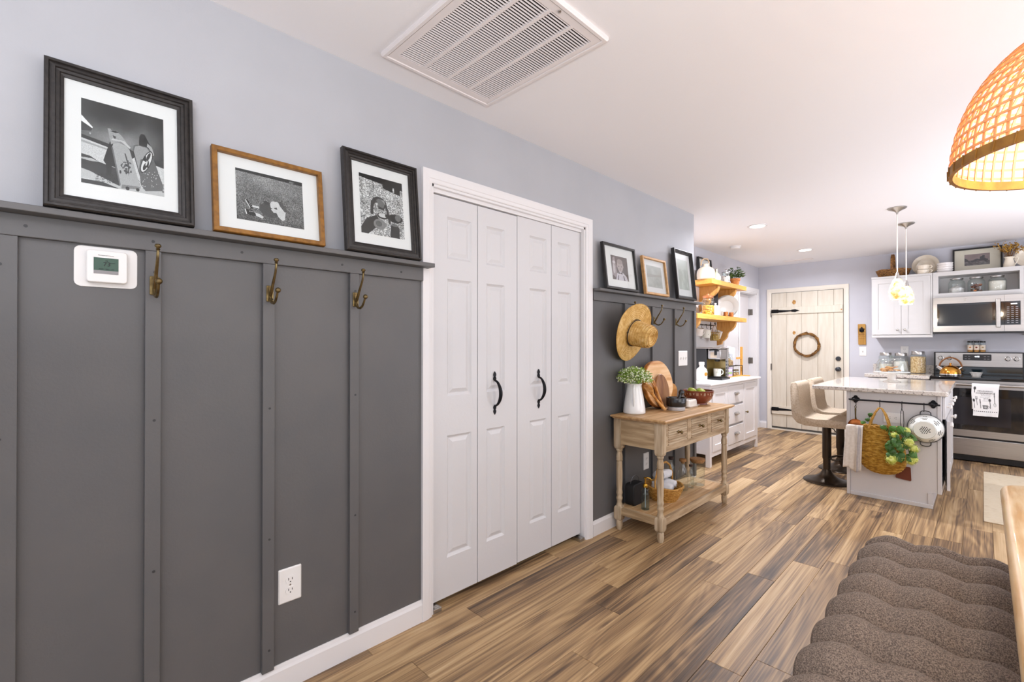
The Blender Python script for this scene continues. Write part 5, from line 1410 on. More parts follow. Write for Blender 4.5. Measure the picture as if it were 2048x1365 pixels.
# printed towel over the oven handle
P = Pic(150, 240, .93); K = .38
P.a += ((RNG.random((240, 150))-.5)*.03)[..., None]
def dash(y, x0, x1, h, c):
    x = x0
    while x < x1:
        l = RNG.uniform(.02, .07); P.poly([(x, y), (min(x+l, x1), y), (min(x+l, x1), y+h), (x, y+h)], c); x += l+.018
for i, y in enumerate((.705, .665, .625, .585, .545, .51, .47)): dash(y, .33+.02*(i % 3)+(.08 if i > 3 else 0), .74-.02*(i % 2)-(.08 if i > 3 else 0), .012, .48)
def utensil(x, y, l, kind, c=.35):
    P.poly([(x-.012, y), (x+.012, y), (x+.010, y+l), (x-.010, y+l)], c)
    if kind == 's': P.ell(x, y+l+.04, .045, .05, c)
    if kind == 'f':
        for k in (-.03, 0, .03): P.poly([(x+k-.008, y+l), (x+k+.008, y+l), (x+k+.008, y+l+.08), (x+k-.008, y+l+.08)], c)
        P.poly([(x-.04, y+l-.02), (x+.04, y+l-.02), (x+.04, y+l+.015), (x-.04, y+l+.015)], c)
    if kind == 'k': P.poly([(x-.018, y+l), (x+.018, y+l), (x+.014, y+l+.15), (x-.018, y+l+.12)], c)
utensil(.07, .24, .20, 's', .3); utensil(.18, .33, .20, 'f', .55); utensil(.31, .24, .15, 'k', .25); utensil(.68, .24, .22, 's', .3)
utensil(.86, .38, .22, 'k', .45); P.ell(.86, .36, .05, .06, .5); P.ell(.86, .355, .03, .05, .93); utensil(.12, .72, .10, 's', .25)
P.poly([(.40, .22), (.57, .22), (.59, .34), (.38, .34)], .45); P.ell(.49, .28, .05, .03, .7); P.ell(.61, .29, .045, .035, .45); P.ell(.61, .29, .027, .02, .93)
for i in range(12): P.poly([(.02+i*.08, .135), (.07+i*.08, .135), (.06+i*.08, .155), (.03+i*.08, .155)], .12)
tw = thing('dish_towel', 'white dish towel printed with measuring conversions over the oven handle', 'towel', (1.842, RY-.05, .838))
TWM = D.materials.new('printed_towel'); TWM.use_nodes = True
ti = TWM.node_tree.nodes.new('ShaderNodeTexImage'); ti.image = P.image('towel_print')
TWM.node_tree.links.new(ti.outputs[0], TWM.node_tree.nodes['Principled BSDF'].inputs['Base Color'])
TWM.node_tree.nodes['Principled BSDF'].inputs['Roughness'].default_value = .9
def tcl(u, v):   # v 0 bottom front .. 1 over the bar
    wv_ = .004*sin(u*9+1)*(1-v)+.003*sin(u*21)*(1-v)
    x = (u-.5)*(.185+.022*v)+.004*sin(v*8)
    if v < .86: return (x, -.0165+wv_*1.2-.004*(1-v), -.325+.325*v/.86)
    a = (v-.86)/.14*PI
    return (x, -.0165*cos(a), .0165*sin(a))
g_ = MB().grid(tcl, 14, 30)
ob = obj('cloth', g_, TWM, tw, smooth=80)
uv = ob.data.uv_layers.new(name='UVMap')
for lp in ob.data.loops:
    i, j = divmod(lp.vertex_index, 31)
    uv.data[lp.index].uv = (i/14, min(1, j/30/.9))
back = MB().grid(lambda u, v: ((u-.5)*.2, .0165+.003*sin(u*8)*v, -.26*v), 8, 10)
obj('back_flap', back, M('plain_towel_cloth', '#ece8e2', .9), tw, smooth=80)
TXI = M('towel_ink', '#4a4848', .9)
lettering('MEASURING', .021, tw, (0, -.0255, -.062), RW, TXI, ext=.0002)
lettering('CONVERSIONS', .0205, tw, (0, -.0255, -.084), RW, TXI, ext=.0002)

# on top of the cabinets ---------------------------------------------------
ZC = 2.1125
bk = thing('wicker_basket', 'dark brown oval basket with upright flat handle on the wall cabinet', 'basket', (1.035, 7.53, ZC))
WK2 = M('dark_wicker', '#5d3a18', .6, cols=['#553516', '#835828', '#a5783e'], scale=60, bump=.5)
wv = MB()
for i in range(7):
    s = i/6; rx, ry, z = .135+.03*s, .095+.02*s, .006+.078*s
    wv.tube([((rx+.003*(1 if (k+i) % 2 else -1))*cos(2*PI*k/48), (ry+.003*(1 if (k+i) % 2 else -1))*sin(2*PI*k/48), z) for k in range(48)], .0072, 5, closed=True)
tag(obj('weave', wv, WK2, bk), kind='stuff')
obj('rim', MB().tube([(.168*cos(a), .117*sin(a), .088+.004*sin(5*a)) for a in [2*PI*i/40 for i in range(40)]], .008, 6, closed=True), WK2, bk)
obj('base', MB().lathe([(.13, 0), (.132, .008), (.001, .010)], 28, sy=.7), WK2, bk)
L = []
for i in range(19):
    a = PI*i/18
    y, z = -.116*cos(a), .086+.20*sin(a)**.75
    L.append([(-.014, y*1.03, z+.003), (.014, y*1.03, z+.003), (.014, y*.96, z-.003), (-.014, y*.96, z-.003)])
obj('handle', MB().loops(L), WK2, bk)
CRM2 = M('ivory_dinnerware', '#ece2d0', .2, coat=.3)
plate('large ivory plate standing against the wall behind the ivory mug', (1.335, 7.64, ZC+.124), 0, .128, CRM2, .17)
plate('small ivory plate leaning on the large ivory plate', (1.335, 7.585, ZC+.085), 0, .088, CRM2, .2)
for i, lb in enumerate(('wide ivory teacup under another teacup before the ivory plates', 'wide ivory teacup stacked on top of another before the ivory plates')):
    t = thing('teacup', lb, 'cup', (1.325, 7.455, ZC+.0525*i), -.25, 'stacked teacups on the wall cabinet')
    obj('body', MB().lathe([(.036, 0), (.050, .006), (.056, .025), (.058, .052), (.055, .052), (.053, .026), (.046, .010), (.001, .006)], 36), CRM2, t)
    obj('handle', MB().tube([(.056, 0, .044), (.076, 0, .046), (.084, 0, .034), (.078, 0, .018), (.054, 0, .012)], .0055, 8), CRM2, t)
RIB = M('white_ribbed_china', '#efecea', .25, coat=.2)
for i in range(4):
    t = thing('bowl', ('white ribbed bowl at the bottom of the stack of four', 'second white ribbed bowl from the bottom of the stack', 'third white ribbed bowl from the bottom of the stack', 'white ribbed bowl on top of the stack of four')[i], 'bowl', (1.515, 7.48, ZC+.0255*i), 0, 'stacked white ribbed bowls')
    obj('body', MB().lathe([(.045, 0), (.062, .008), (.071, .026), (.073, .036), (.071, .037), (.066, .027), (.055, .012), (.001, .006)], 36), RIB, t)
P = Pic(190, 110, (.62, .54, .54)); P.noise(.12, 5, .4, 1); P.a[P.Y < .33] = (.46, .43, .44); P.noise(.25, 16, 0, .34)
P.noise(.1, 40, 0, .34)
for (cx, cy, rx, ry) in ((.05, .5, .1, .22), (.14, .4, .08, .1), (.72, .6, .1, .28), (.68, .45, .1, .15), (.80, .48, .1, .16), (.4, .42, .22, .1), (.3, .4, .12, .08), (.55, .45, .12, .09), (.76, .78, .05, .08), (.86, .42, .08, .1)):
    for q in range(9): P.ell(cx+RNG.normal()*rx*.45, cy+RNG.normal()*ry*.45, rx*.5, ry*.35, (.33, .31, .33), .08)
frame('large black frame with grey landscape of trees above the microwave', (1.782, 7.665, ZC), 0, .412, .285, 'thin', BLKS, (.085, .085, .065, .055), P, .09, group='framed pictures in the kitchen')
t = thing('pitcher', 'ivory pitcher holding dried golden flowers above the microwave', 'jug', (2.033, 7.48, ZC))
obj('body', MB().lathe([(.040, 0), (.045, .004), (.044, .04), (.034, .085), (.033, .105), (.042, .118), (.040, .118), (.030, .104), (.031, .085), (.04, .04), (.001, .012)], 28), CRM2, t)
obj('handle', MB().tube([(.034, 0, .108), (.062, 0, .112), (.070, 0, .098), (.058, 0, .06), (.042, 0, .03)], .006, 8), CRM2, t)
fb = thing('dried_flowers', 'dried golden and brown flower stems in the ivory pitcher', 'flowers', (2.033, 7.48, ZC+.06))
b, b2 = MB(), MB(); rr = random.Random(12)
for i in range(40):
    a = rr.uniform(0, 6.28); sp_ = rr.uniform(.0, .09); h_ = rr.uniform(.12, .20)
    e = (sp_*cos(a)*1.3+(.05 if i % 3 == 0 else 0), sp_*sin(a)*.7, h_)
    b.tube([(0.01*cos(a), .01*sin(a), -.04), (e[0]*.4, e[1]*.4, h_*.55), e], .0012, 4)
    for k in range(7): b2.ball((e[0]+rr.gauss(0, .010), e[1]+rr.gauss(0, .010), e[2]+rr.gauss(0, .016)), rr.uniform(.004, .008), 5, 3)
tag(obj('stems', b, TWIG, fb), kind='stuff'); tag(obj('seed_heads', b2, M('dried_gold', '#a97a22', .8, cols=['#7a5216', '#b98a30', '#c9a860'], scale=40), fb, smooth=80), kind='stuff')
plate('ivory plate standing at the picture edge beside the dried flowers', (2.185, 7.56, ZC+.112), 0, .115, CRM2, .15)
# jars on the open shelf
COOK = M('copper_cookie_cutters', '#b0643a', .3, .7, cols=['#7a3a1e', '#c0703f', '#e0a070'], scale=14)
def shelfjar(lab, x, kind):
    t = thing('glass_jar', lab, 'jar', (x, 7.50, 1.8635), 0, 'jars in the open shelf')
    r, h = .072, .185
    obj('jar_glass', MB().lathe([(.001, .003), (r*.95, 0), (r, .008), (r, h*.62), (r*.9, h*.74), (r*.70, h*.80), (r*.70, h*.85)], 32, cap1=False), JARG, t)
    obj('metal_lid', MB().lathe([(r*.72, h*.84), (r*.80, h*.85), (r*.80, h*.93), (r*.3, h*.97), (.001, h*.97)], 28), NICKEL, t)
    if kind == 'flour': obj('contents', MB().lathe([(r*.9, .006), (r*.95, .012), (r*.95, h*.60), (r*.5, h*.66), (.001, h*.62)], 24), FLOUR, t)
    if kind == 'sugar': obj('contents', MB().lathe([(r*.9, .006), (r*.95, .012), (r*.95, h*.30), (r*.3, h*.46), (.001, h*.50)], 24), M('white_marshmallow', '#eeeae8', .9, col2='#cfcac8', scale=30, bump=.9), t)
    if kind == 'cut':
        b = MB(); q = random.Random(2)
        for i in range(26):
            p = Vector((q.uniform(-.04, .04), q.uniform(-.04, .04), q.uniform(.018, .085)))
            rad = q.uniform(.012, .02); n = q.choice((5, 6, 12))
            rot = Matrix.Rotation(q.uniform(0, 3), 4, 'X') @ Matrix.Rotation(q.uniform(0, 3), 4, 'Z')
            s0 = len(b.v)
            b.loops([[(rad*(1 if k % 2 or n == 12 else .7)*cos(2*PI*k/n), rad*(1 if k % 2 or n == 12 else .7)*sin(2*PI*k/n), z) for k in range(n)] for z in (-.008, .008)], cap0=False, cap1=False)
            b.xf(Matrix.Translation(p) @ rot, s0)
        tag(obj('cookie_cutters', b, COOK, t, smooth=0), kind='stuff')
shelfjar('glass jar of white sweets, at the left in the open shelf', 1.614, 'sugar')
shelfjar('glass jar of copper cookie cutters in the open shelf', 1.777, 'cut')
shelfjar('glass jar of flour in the open shelf', 1.942, 'flour')
# ================================================================ ISLAND
CABI = M('island_soft_white_paint', '#d4d2d3', .4)
isl = thing('kitchen_island', 'white kitchen island with drawers and a hanging rail on its end', 'kitchen island', (0, 0, 0))
IX0, IX1, IY0, IY1 = 1.030, 1.590, 4.852, 6.16
obj('carcass', MB().box(IX0, IX1, IY0, IY1, .125, .876).box(IX0, 1.535, IY0, IY1, 0, .125), CABI, isl, smooth=0)
obj('end_panel', MB().prism([(1.032, .0), (1.548, .0), (1.548, .125), (1.578, .125), (1.578, .876), (1.032, .876)], 4.846, 4.852), CABI, isl, smooth=0)
obj('corner_post', MB().box(1.006, 1.030, 4.838, 4.90, .0, .876), CABI, isl, bevel=.002)
obj('corner_post', MB().box(1.579, 1.604, 4.840, 4.90, .122, .876), CABI, isl, bevel=.002)
obj('base_strip', MB().box(1.031, 1.553, 4.834, 4.846, 0, .032), CABI, isl, bevel=.003)
obj('toe_kick', MB().box(1.536, 1.550, 4.853, IY1, 0, .122).box(1.525, 1.553, 4.836, 4.852, .032, .118), CABI, isl, smooth=0)
obj('back_panel', MB().box(1.012, 1.030, 4.90, IY1, 0, .876), CABI, isl, smooth=0)
obj('face_frame', MB().box(1.590, 1.604, 4.90, IY1, .125, .165).box(1.590, 1.604, 4.90, IY1, .84, .876).box(1.590, 1.604, 5.48, 5.53, .165, .84).box(1.590, 1.604, 6.11, IY1, .165, .84).box(1.590, 1.604, 4.90, 6.11, .68, .70), CABI, isl, smooth=0)
GK = M('white_knob', '#f3f0ec', .1, coat=.5)
for y0, y1 in ((4.885, 5.495), (5.515, 6.135)):
    d = obj('drawer', MB().box(1.606, 1.624, y0, y1, .694, .862), CABI, isl, bevel=.004)
    for yk in (y0+.16, y1-.16): kn(d, (1.624, yk, .778), GK, 1.1)
def isl_door(y0, y1, hinge_y, ang, ky):
    b = MB(); z0, z1, fr = .150, .680, .06
    a0, a1 = y0-hinge_y, y1-hinge_y
    b.box(0, .011, a0, a1, z0, z1).box(.011, .018, a0, a0+fr, z0, z1).box(.011, .018, a1-fr, a1, z0, z1).box(.011, .018, a0+fr, a1-fr, z0, z0+fr).box(.011, .018, a0+fr, a1-fr, z1-fr, z1)
    d = obj('door', b, CABI, isl, loc=(1.606, hinge_y, 0), rot=(0, 0, ang), smooth=0)
    kn(d, (.018, ky-hinge_y, .62), GK, 1.1)
isl_door(4.885, 5.188, 5.188, .085, 5.15); isl_door(5.192, 5.495, 5.495, 0, 5.23)
isl_door(5.515, 5.823, 5.515, 0, 5.79); isl_door(5.827, 6.135, 6.135, 0, 5.86)
t = thing('countertop', 'polished speckled granite slab overhanging the island', 'countertop', (0, 0, 0))
obj('slab', MB().prism([(x+1.201, y+5.525) for x, y in rrect(.888, 1.45, .02)], .8775, .912, 'z'), GRAN, t, bevel=.006, seg=3)
t = thing('wall_outlet', 'white sideways outlet on the island end panel behind the basket bag', 'outlet', (1.312, 4.846, .678), 0)
obj('cover_plate', MB().prism(rrect(.118, .078, .004), -.005, 0), PLATE, t, bevel=.001)
receptacle(t, .0195, 1); receptacle(t, -.0195, 1)
# hanging rail -------------------------------------------------------------
t = thing('hanging_rail', 'black iron rail with two rosette brackets on the island end', 'rail', (1.314, 4.846, .810), 0)
obj('bar', MB().tube([(-.285, -.055, 0), (.285, -.055, 0)], .0068, 10), BLACKM, t)
for xx in (-.245, .243):
    b = MB()
    ro = [((.021+.008*abs(cos(2*a)))*cos(a+PI/4*0), (.024+.008*abs(cos(2*a)))*sin(a)) for a in [2*PI*i/32 for i in range(32)]]
    b.prism([(xx+x, z) for x, z in ro], -.006, 0, 'y').tube([(xx, 0, 0), (xx, -.055, 0)], .008, 8).ball((xx, -.058, 0), .0125, 12, 8)
    obj('bracket', b, BLACKM, t)
HKX = (1.080, 1.238, 1.376, 1.507)
def s_hook(x, lab, L=.05):
    h = thing('s_hook', lab, 'hook', (x, 4.791, .810), 0, 'hooks on the island rail')
    obj('wire', MB().tube([(0, .012, -.006), (0, .009, .006), (0, 0, .0095), (0, -.009, .006), (0, -.012, -.004), (0, -.006, -.02), (0, -.005, -L+.012), (0, -.009, -L), (0, -.018, -L-.004), (0, -.025, -L+.004)], .0027, 6), BLACKM, h)
for x, l in zip(HKX, ('black hook carrying the copper pan on the island rail', 'black hook carrying the straw bag on the island rail', 'black hook carrying the fly swatter on the island rail', 'black hook carrying the colander on the island rail')): s_hook(x, l)
# copper pan
PAN = thing('frying_pan', 'small copper pan hanging by its dark handle behind the bag', 'pan', (1.080, 4.776, .597))
obj('dish', MB().lathe([(.001, .0), (.044, .0), (.050, .006), (.054, .028), (.0525, .028), (.048, .009), (.001, .006)], 36).xf(Matrix.Rotation(PI/2, 4, 'X') @ Matrix.Translation((0, 0, -.02))), COPPER, PAN)
obj('handle', MB().tube([(0, 0, .052), (0, -.012, .075), (0, -.014, .11), (0, -.013, .135), (0, -.013, .148)], [.007, .005, .0055, .0065, .005], 8).tube([(.0065*sin(a), -.013, .155+.008*cos(a)) for a in [2*PI*i/14 for i in range(14)]], .0022, 6, closed=True), M('aged_brass_handle', '#5e5030', .4, .9), PAN)
# straw bag ----------------------------------------------------------------
SEAG = M('woven_seagrass', '#b07f1f', .75, cols=['#8e6212', '#b88826', '#cfa54a'], scale=34, stretch=(1, 1, 2.5), bump=.9, bscale=110, detail=6)
bag = thing('straw_bag', 'round-bottomed woven straw bag hanging on the island rail', 'bag', (1.245, 4.746, .232))
def bagp(u, v):   # u round, v up
    a = 2*PI*u
    q = min(v/.36, 1)
    w_ = .152*math.sqrt(max(1-(1-q)**2.3, .0004))*(1-.30*max(0, (v-.36)/.64)**1.6)
    d_ = .056*math.sqrt(max(1-(1-q)**2.2, .0004))*(1-.45*max(0, (v-.36)/.64))
    k = lambda q: math.copysign(abs(q)**.85, q)
    return (w_*k(cos(a))+.014*(1-v), d_*k(sin(a)), .385*v+.004*sin(7*a)*v**4)
b = MB()
b.loops([[bagp(i/72, v) for i in range(72)] for v in [.0, .02, .05, .09, .14, .2, .28, .36, .44, .52, .6, .68, .76, .84, .92, 1]], cap1=False)
obj('body', b, SEAG, bag, solid=.006, smooth=80)
wv = MB()
for r in range(26):
    v = .04+.95*r/25
    wv.tube([Vector(bagp(i/110, v))*1+Vector((0, (-.0016 if (i+r) % 2 else .0006)*(1 if i > 55 else -1), (.0012 if i % 2 else -.0012))) for i in range(110)], .0042, 5, closed=True)
tag(obj('woven_rows', wv, SEAG, bag), kind='stuff')
br = MB()
for k in (0, PI): br.tube([Vector(bagp(i/90, .985))+Vector((0, .004*cos(i*.9+k), .005*sin(i*.9+k)+.003)) for i in range(90)], .005, 5, closed=True)
obj('braided_rim', br, M('braided_straw', '#c79a4c', .7, col2='#a97c2e', scale=40, bump=.4), bag)
def bhandle(y, zt):
    pts = [(-.072, y, .36), (-.055, y, .43), (-.028, y*.5-.01, .495), (-.007, -.012+y*.2, zt), (.012, -.012+y*.2, zt-.002), (.034, y*.5-.01, .485), (.052, y, .42), (.062, y, .36)]
    h = MB()
    P_ = []
    for i in range(len(pts)-1):
        for s in range(5): P_.append(Vector(pts[i]).lerp(Vector(pts[i+1]), s/5))
    for k in (0, 2.1, 4.2): h.tube([p+Vector((.004*cos(i*.8+k), .004*sin(i*.8+k), 0)) for i, p in enumerate(P_)], .0042, 5)
    obj('handle', h, MATS['braided_straw'], bag)
bhandle(-.040, .530); bhandle(.030, .527)
# towel over the bag
LIN2 = M('natural_linen', '#ded6cd', .9, col2='#d3cabf', scale=60, bump=.25, bscale=500)
tw = thing('dish_towel', 'pale linen towel with blue stripes draped out of the straw bag', 'towel', (1.098, 4.70, .610))
def lt(u, v):
    x = -.068+.112*u+(-.022+.01*u)*v; fold = .008*sin(u*8+.5)*(.3+v)+.005*sin(u*19)*v
    if v < .1: return (x*.9+.004, .034-.042*v/.1, .0+.008*sin(PI*v/.1)-.02*(1-v/.1))
    q = (v-.1)/.9
    return (x, -.008-.016*sin(q*2.2)-fold, -.355*q-(.022*u*q)+.012*sin(u*7)*q)
obj('cloth', MB().grid(lt, 28, 24), LIN2, tw, solid=.003, smooth=80)
for k, (u0, wd) in enumerate(((.74, .020), (.80, .02), (.87, .02))):
    obj('blue_stripe', MB().grid(lambda u, v: Vector(lt(u0+wd*u, .10+.90*v))+Vector((0, -.0028, 0)), 1, 24), M('slate_blue_stripe', '#7d85a0', .9), tw, smooth=80)
# hydrangeas
HLEAF = M('hydrangea_leaf', '#2f5420', .45, col2='#4f7d31', scale=14)
HBLO = M('lime_blossom', '#c6d05a', .6, cols=['#a9b944', '#d5dc70', '#e6ebA0'.lower()], scale=40)
fb = thing('hydrangea_bunch', 'bunch of lime green hydrangeas spilling out of the straw bag', 'flowers', (1.29, 4.715, .60))
heads = [((.055, -.055, -.035), .030), ((.135, -.055, -.075), .042), ((.165, -.045, -.125), .036), ((.035, -.075, -.222), .042), ((.150, -.06, -.215), .036), ((.10, -.055, -.205), .022), ((.125, -.035, .008), .028), ((.095, -.06, -.10), .025), ((.170, -.055, -.20), .03)]
bl, st, lf = MB(), MB(), MB(); rr = random.Random(21)
for (c, r) in heads:
    hb_ = MB()
    for i in range(int(3.2e5*r**2/4)):
        z = rr.uniform(-1, 1); a = rr.uniform(0, 6.28); q = math.sqrt(1-z*z)
        n_ = Vector((q*cos(a), q*sin(a), z)); p = Vector(c)+n_*r*rr.uniform(.82, 1.05)*Vector((1, 1, .85)).length/1.65
        t1 = n_.orthogonal().normalized(); t1.rotate(Matrix.Rotation(rr.uniform(0, 3), 3, n_)); t2 = n_.cross(t1); s = rr.uniform(.0045, .0065)
        hb_.add([p+t1*s+n_*.001, p+t2*s*.5-t1*0+n_*.0, p-t1*s+n_*.001, p-t2*s*.5], [(0, 1, 2, 3)])
        hb_.add([p+t2*s+n_*.001, p+t1*s*.5, p-t2*s+n_*.001, p-t1*s*.5], [(0, 1, 2, 3)])
    hb_.ball(c, r*.78, 10, 6)
    obj('flower_head', hb_, HBLO, fb, smooth=0)
    st.tube([(-.05, .01, -.10), (c[0]*.3, -.01, .02), (c[0]*.8, c[1]*.7, max(c[2]*.5, -.05)), c], .0022, 5)
def big_leaf(c, d, L, wd):
    d = Vector(d).normalized(); s = d.cross(Vector((0, -1, .3))).normalized(); u = Vector((0, -1, .2))
    c = Vector(c); b = MB()
    rows = []
    for i, (k, ww) in enumerate(((0, .05), (.2, .75), (.45, 1), (.7, .75), (.9, .3), (1, .02))):
        m_ = c+d*L*k-Vector((0, 0, .25*L*k*k))+u*.01*sin(PI*k)
        rows.append([m_+s*wd*ww-u*.004, m_, m_-s*wd*ww-u*.004])
    for i in range(5): b.add([rows[i][0], rows[i][1], rows[i][2], rows[i+1][0], rows[i+1][1], rows[i+1][2]], [(0, 1, 4, 3), (1, 2, 5, 4)])
    obj('leaf', b, HLEAF, fb, smooth=80)
for c, d, L, wd in (((.03, -.04, -.01), (.2, 0, .5), .07, .026), ((.06, -.05, .0), (.6, 0, .4), .08, .03), ((.09, -.05, -.01), (.8, 0, .1), .07, .026), ((.02, -.06, -.09), (-.1, -.3, -1), .065, .024), ((.03, -.065, -.13), (.4, -.2, -.9), .07, .026),
                    ((.14, -.06, -.14), (.6, -.2, -.4), .06, .028), ((.09, -.06, -.15), (.2, -.2, -1), .065, .024), ((.06, -.06, -.06), (.3, -.3, -.5), .07, .03), ((.13, -.045, -.03), (.9, 0, -.2), .06, .025), ((-.125, .03, .04), (-.1, 0, 1), .045, .018), ((-.115, .03, .08), (.3, 0, .8), .05, .02),
                    ((-.14, .03, .02), (-.6, 0, .5), .045, .018), ((.0, -.02, .0), (-.3, 0, .3), .06, .02), ((.05, -.06, -.17), (.6, -.2, -.6), .07, .03), ((.11, -.06, -.05), (.2, -.2, -.7), .07, .028)): big_leaf(c, d, L, wd)
rl = random.Random(33)
for i in range(26):
    c = (rl.uniform(.0, .15), rl.uniform(-.085, -.035), rl.uniform(-.19, .01))
    big_leaf(c, (rl.uniform(-.5, 1), rl.uniform(-.7, 0), rl.uniform(-1, .6)), rl.uniform(.035, .06), rl.uniform(.013, .02))
st.tube([(-.06, .02, -.1), (-.11, .03, .0), (-.118, .03, .10)], .002, 5)
obj('stems', st, HLEAF, fb)
# fly swatter
t = thing('fly_swatter', 'brown leather fly swatter on a wire handle behind the flowers', 'fly swatter', (1.376, 4.800, .770))
obj('wire_handle', MB().tube([(.0, -.012, -.012), (-.008, -.008, -.03), (-.011, .005, -.12), (-.004, .02, -.20), (0, .026, -.46)], .0022, 6).tube([(.0, -.012, -.012), (.008, -.008, -.03), (.010, .005, -.12), (.004, .02, -.20), (.004, .026, -.46)], .0022, 6), BLACKM, t)
obj('flap', MB().prism([(-.035, -.468), (.042, -.468), (.048, -.474), (.052, -.570), (.046, -.578), (-.042, -.566), (-.046, -.558)], .022, .027), M('brown_leather', '#6a2f16', .5, bump=.1, bscale=200), t, bevel=.001)
# colander
COLW = M('white_enamelware', '#eef0ea', .15, coat=.5)
t = thing('colander', 'white enamel colander with dark rim hanging on the island rail', 'colander', (1.513, 4.802, .620))
pr = [(.108, .024), (.104, .010), (.098, -.015), (.088, -.042), (.074, -.060), (.066, -.066), (.064, -.074), (.001, -.074)]
RX = Matrix.Rotation(PI/2, 4, 'X')      # local z -> -y
def toY(mb): return mb.xf(Matrix(((1, 0, 0, 0), (0, 0, 1, 0), (0, -1, 0, 0), (0, 0, 0, 1))))
toYm = Matrix(((1, 0, 0, 0), (0, 0, 1, 0), (0, 1, 0, 0), (0, 0, 0, 1)))
b = MB().lathe(pr, 48, cap0=False, cap1=True); b.xf(toYm)
obj('bowl', b, COLW, t, solid=.002, smooth=60)
b = MB().tube([(.109*cos(a), .024, .109*sin(a)) for a in [2*PI*i/48 for i in range(48)]], .003, 6, closed=True)
obj('rim', b, M('dark_enamel_edge', '#3c3d3f', .3), t)
b = MB().tube([(.066*cos(a), -.066, .066*sin(a)) for a in [2*PI*i/40 for i in range(40)]], .0022, 6, closed=True)
obj('foot_ring', b, M('grey_enamel_ring', '#8d9184', .3), t)
for s in (1, -1):
    b = MB().tube([(-.032, .022, s*.103), (-.030, .020, s*.125), (-.02, .018, s*.134), (0, .017, s*.137), (.02, .018, s*.134), (.030, .020, s*.125), (.032, .022, s*.103)], .0036, 8)
    obj('handle', b, MATS['dark_enamel_edge'], t)
hb = MB()
def hole(x, z, y, n_):
    n_ = Vector(n_).normalized(); t1 = n_.orthogonal().normalized(); t2 = n_.cross(t1); p = Vector((x, y, z))+n_*.0022
    hb.add([p+(t1*cos(2*PI*k/8)+t2*sin(2*PI*k/8))*.0040 for k in range(8)], [tuple(range(8))])
for i in range(-2, 3):
    for j in range(-2, 3):
        x, z = i*.0125+(j % 2)*.006, j*.011
        if abs(i)+abs(j) < 4: hole(x, z, -.074, (0, -1, 0))
for g6 in range(7):
    a0 = 2*PI*g6/7+PI/2
    for i in range(-2, 3):
        for j in range(3):
            if abs(i) == 2 and j != 1: continue
            r = .079+.0085*j; a = a0+i*.10*(.085/r)+(.05 if j % 2 else 0)
            y = float(np.interp(r, [.066, .074, .088, .098, .104], [-.066, -.060, -.042, -.015, .010]))
            hole(r*cos(a), r*sin(a), y, (cos(a)*.85, -.5, sin(a)*.85))
tag(obj('holes', hb, M('hole_black', '#1c1d1c', .8), t, smooth=0), kind='stuff')
# cake stand ----------------------------------------------------------------
CX_, CY_, ZI = 1.213, 5.72, .9125
t = thing('cake_stand', 'white pedestal cake stand on the granite island', 'cake stand', (CX_, CY_, ZI))
obj('pedestal', MB().lathe([(.066, 0), (.068, .004), (.050, .010), (.036, .018), (.032, .035), (.034, .07), (.045, .088), (.001, .088)], 36), CERAM, t)
obj('plate', MB().lathe([(.04, .086), (.132, .092), (.138, .094), (.138, .099), (.130, .099), (.001, .097)], 48), M('glass_white_plate', '#e8ecec', .08, coat=.5), t)
t = thing('glass_dome', 'clear glass cloche with knob over cookies on the cake stand', 'cloche', (CX_, CY_, ZI+.0995))
obj('dome', MB().lathe([(.124, 0), (.126, .004), (.122, .02), (.112, .085), (.100, .112), (.075, .124), (.012, .128)], 48, cap0=False, cap1=False), thin_glass('cloche_glass', '#f4f8f8', 3.0), t, smooth=60)
obj('knob', MB().lathe([(.012, .127), (.008, .134), (.020, .142), (.022, .150), (.012, .156), (.001, .157)], 20), GLASS, t)
CKM = M('baked_cookie', '#c98f4a', .8, cols=['#8a5526', '#c58a45', '#dcaa68'], scale=50, bump=.4)
rr = random.Random(3)
for i, (x, y, z, rx_, rz_, lb) in enumerate(((-.055, -.02, .012, .5, .3, 'leftmost cookie leaning under the glass cloche'), (-.015, -.035, .018, .35, 1, 'cookie at the front middle of the pile under the cloche'), (.045, -.02, .013, .12, 2, 'cookie lying at the range side under the cloche'), (-.03, .03, .012, .1, 0, 'cookie lying at the back under the cloche'), (.03, .04, .012, .1, 2.5, 'cookie at the back right under the cloche'), (-.02, .0, .034, .3, .5, 'cookie on top of the pile under the cloche'), (.02, .0, .040, -.25, 1.5, 'broken-looking cookie topping the pile under the cloche'))):
    t = thing('cookie', lb, 'cookie', (CX_+x, CY_+y, ZI+.100+z), rz_, 'cookies under the cloche')
    t.rotation_euler = (rx_, .15*rx_, rz_)
    obj('biscuit', MB().lathe([(.001, -.007), (.028, -.007), (.033, -.003), (.034, .002), (.027, .007), (.001, .008)], 18, sx=1.0, sy=.9), CKM, t)

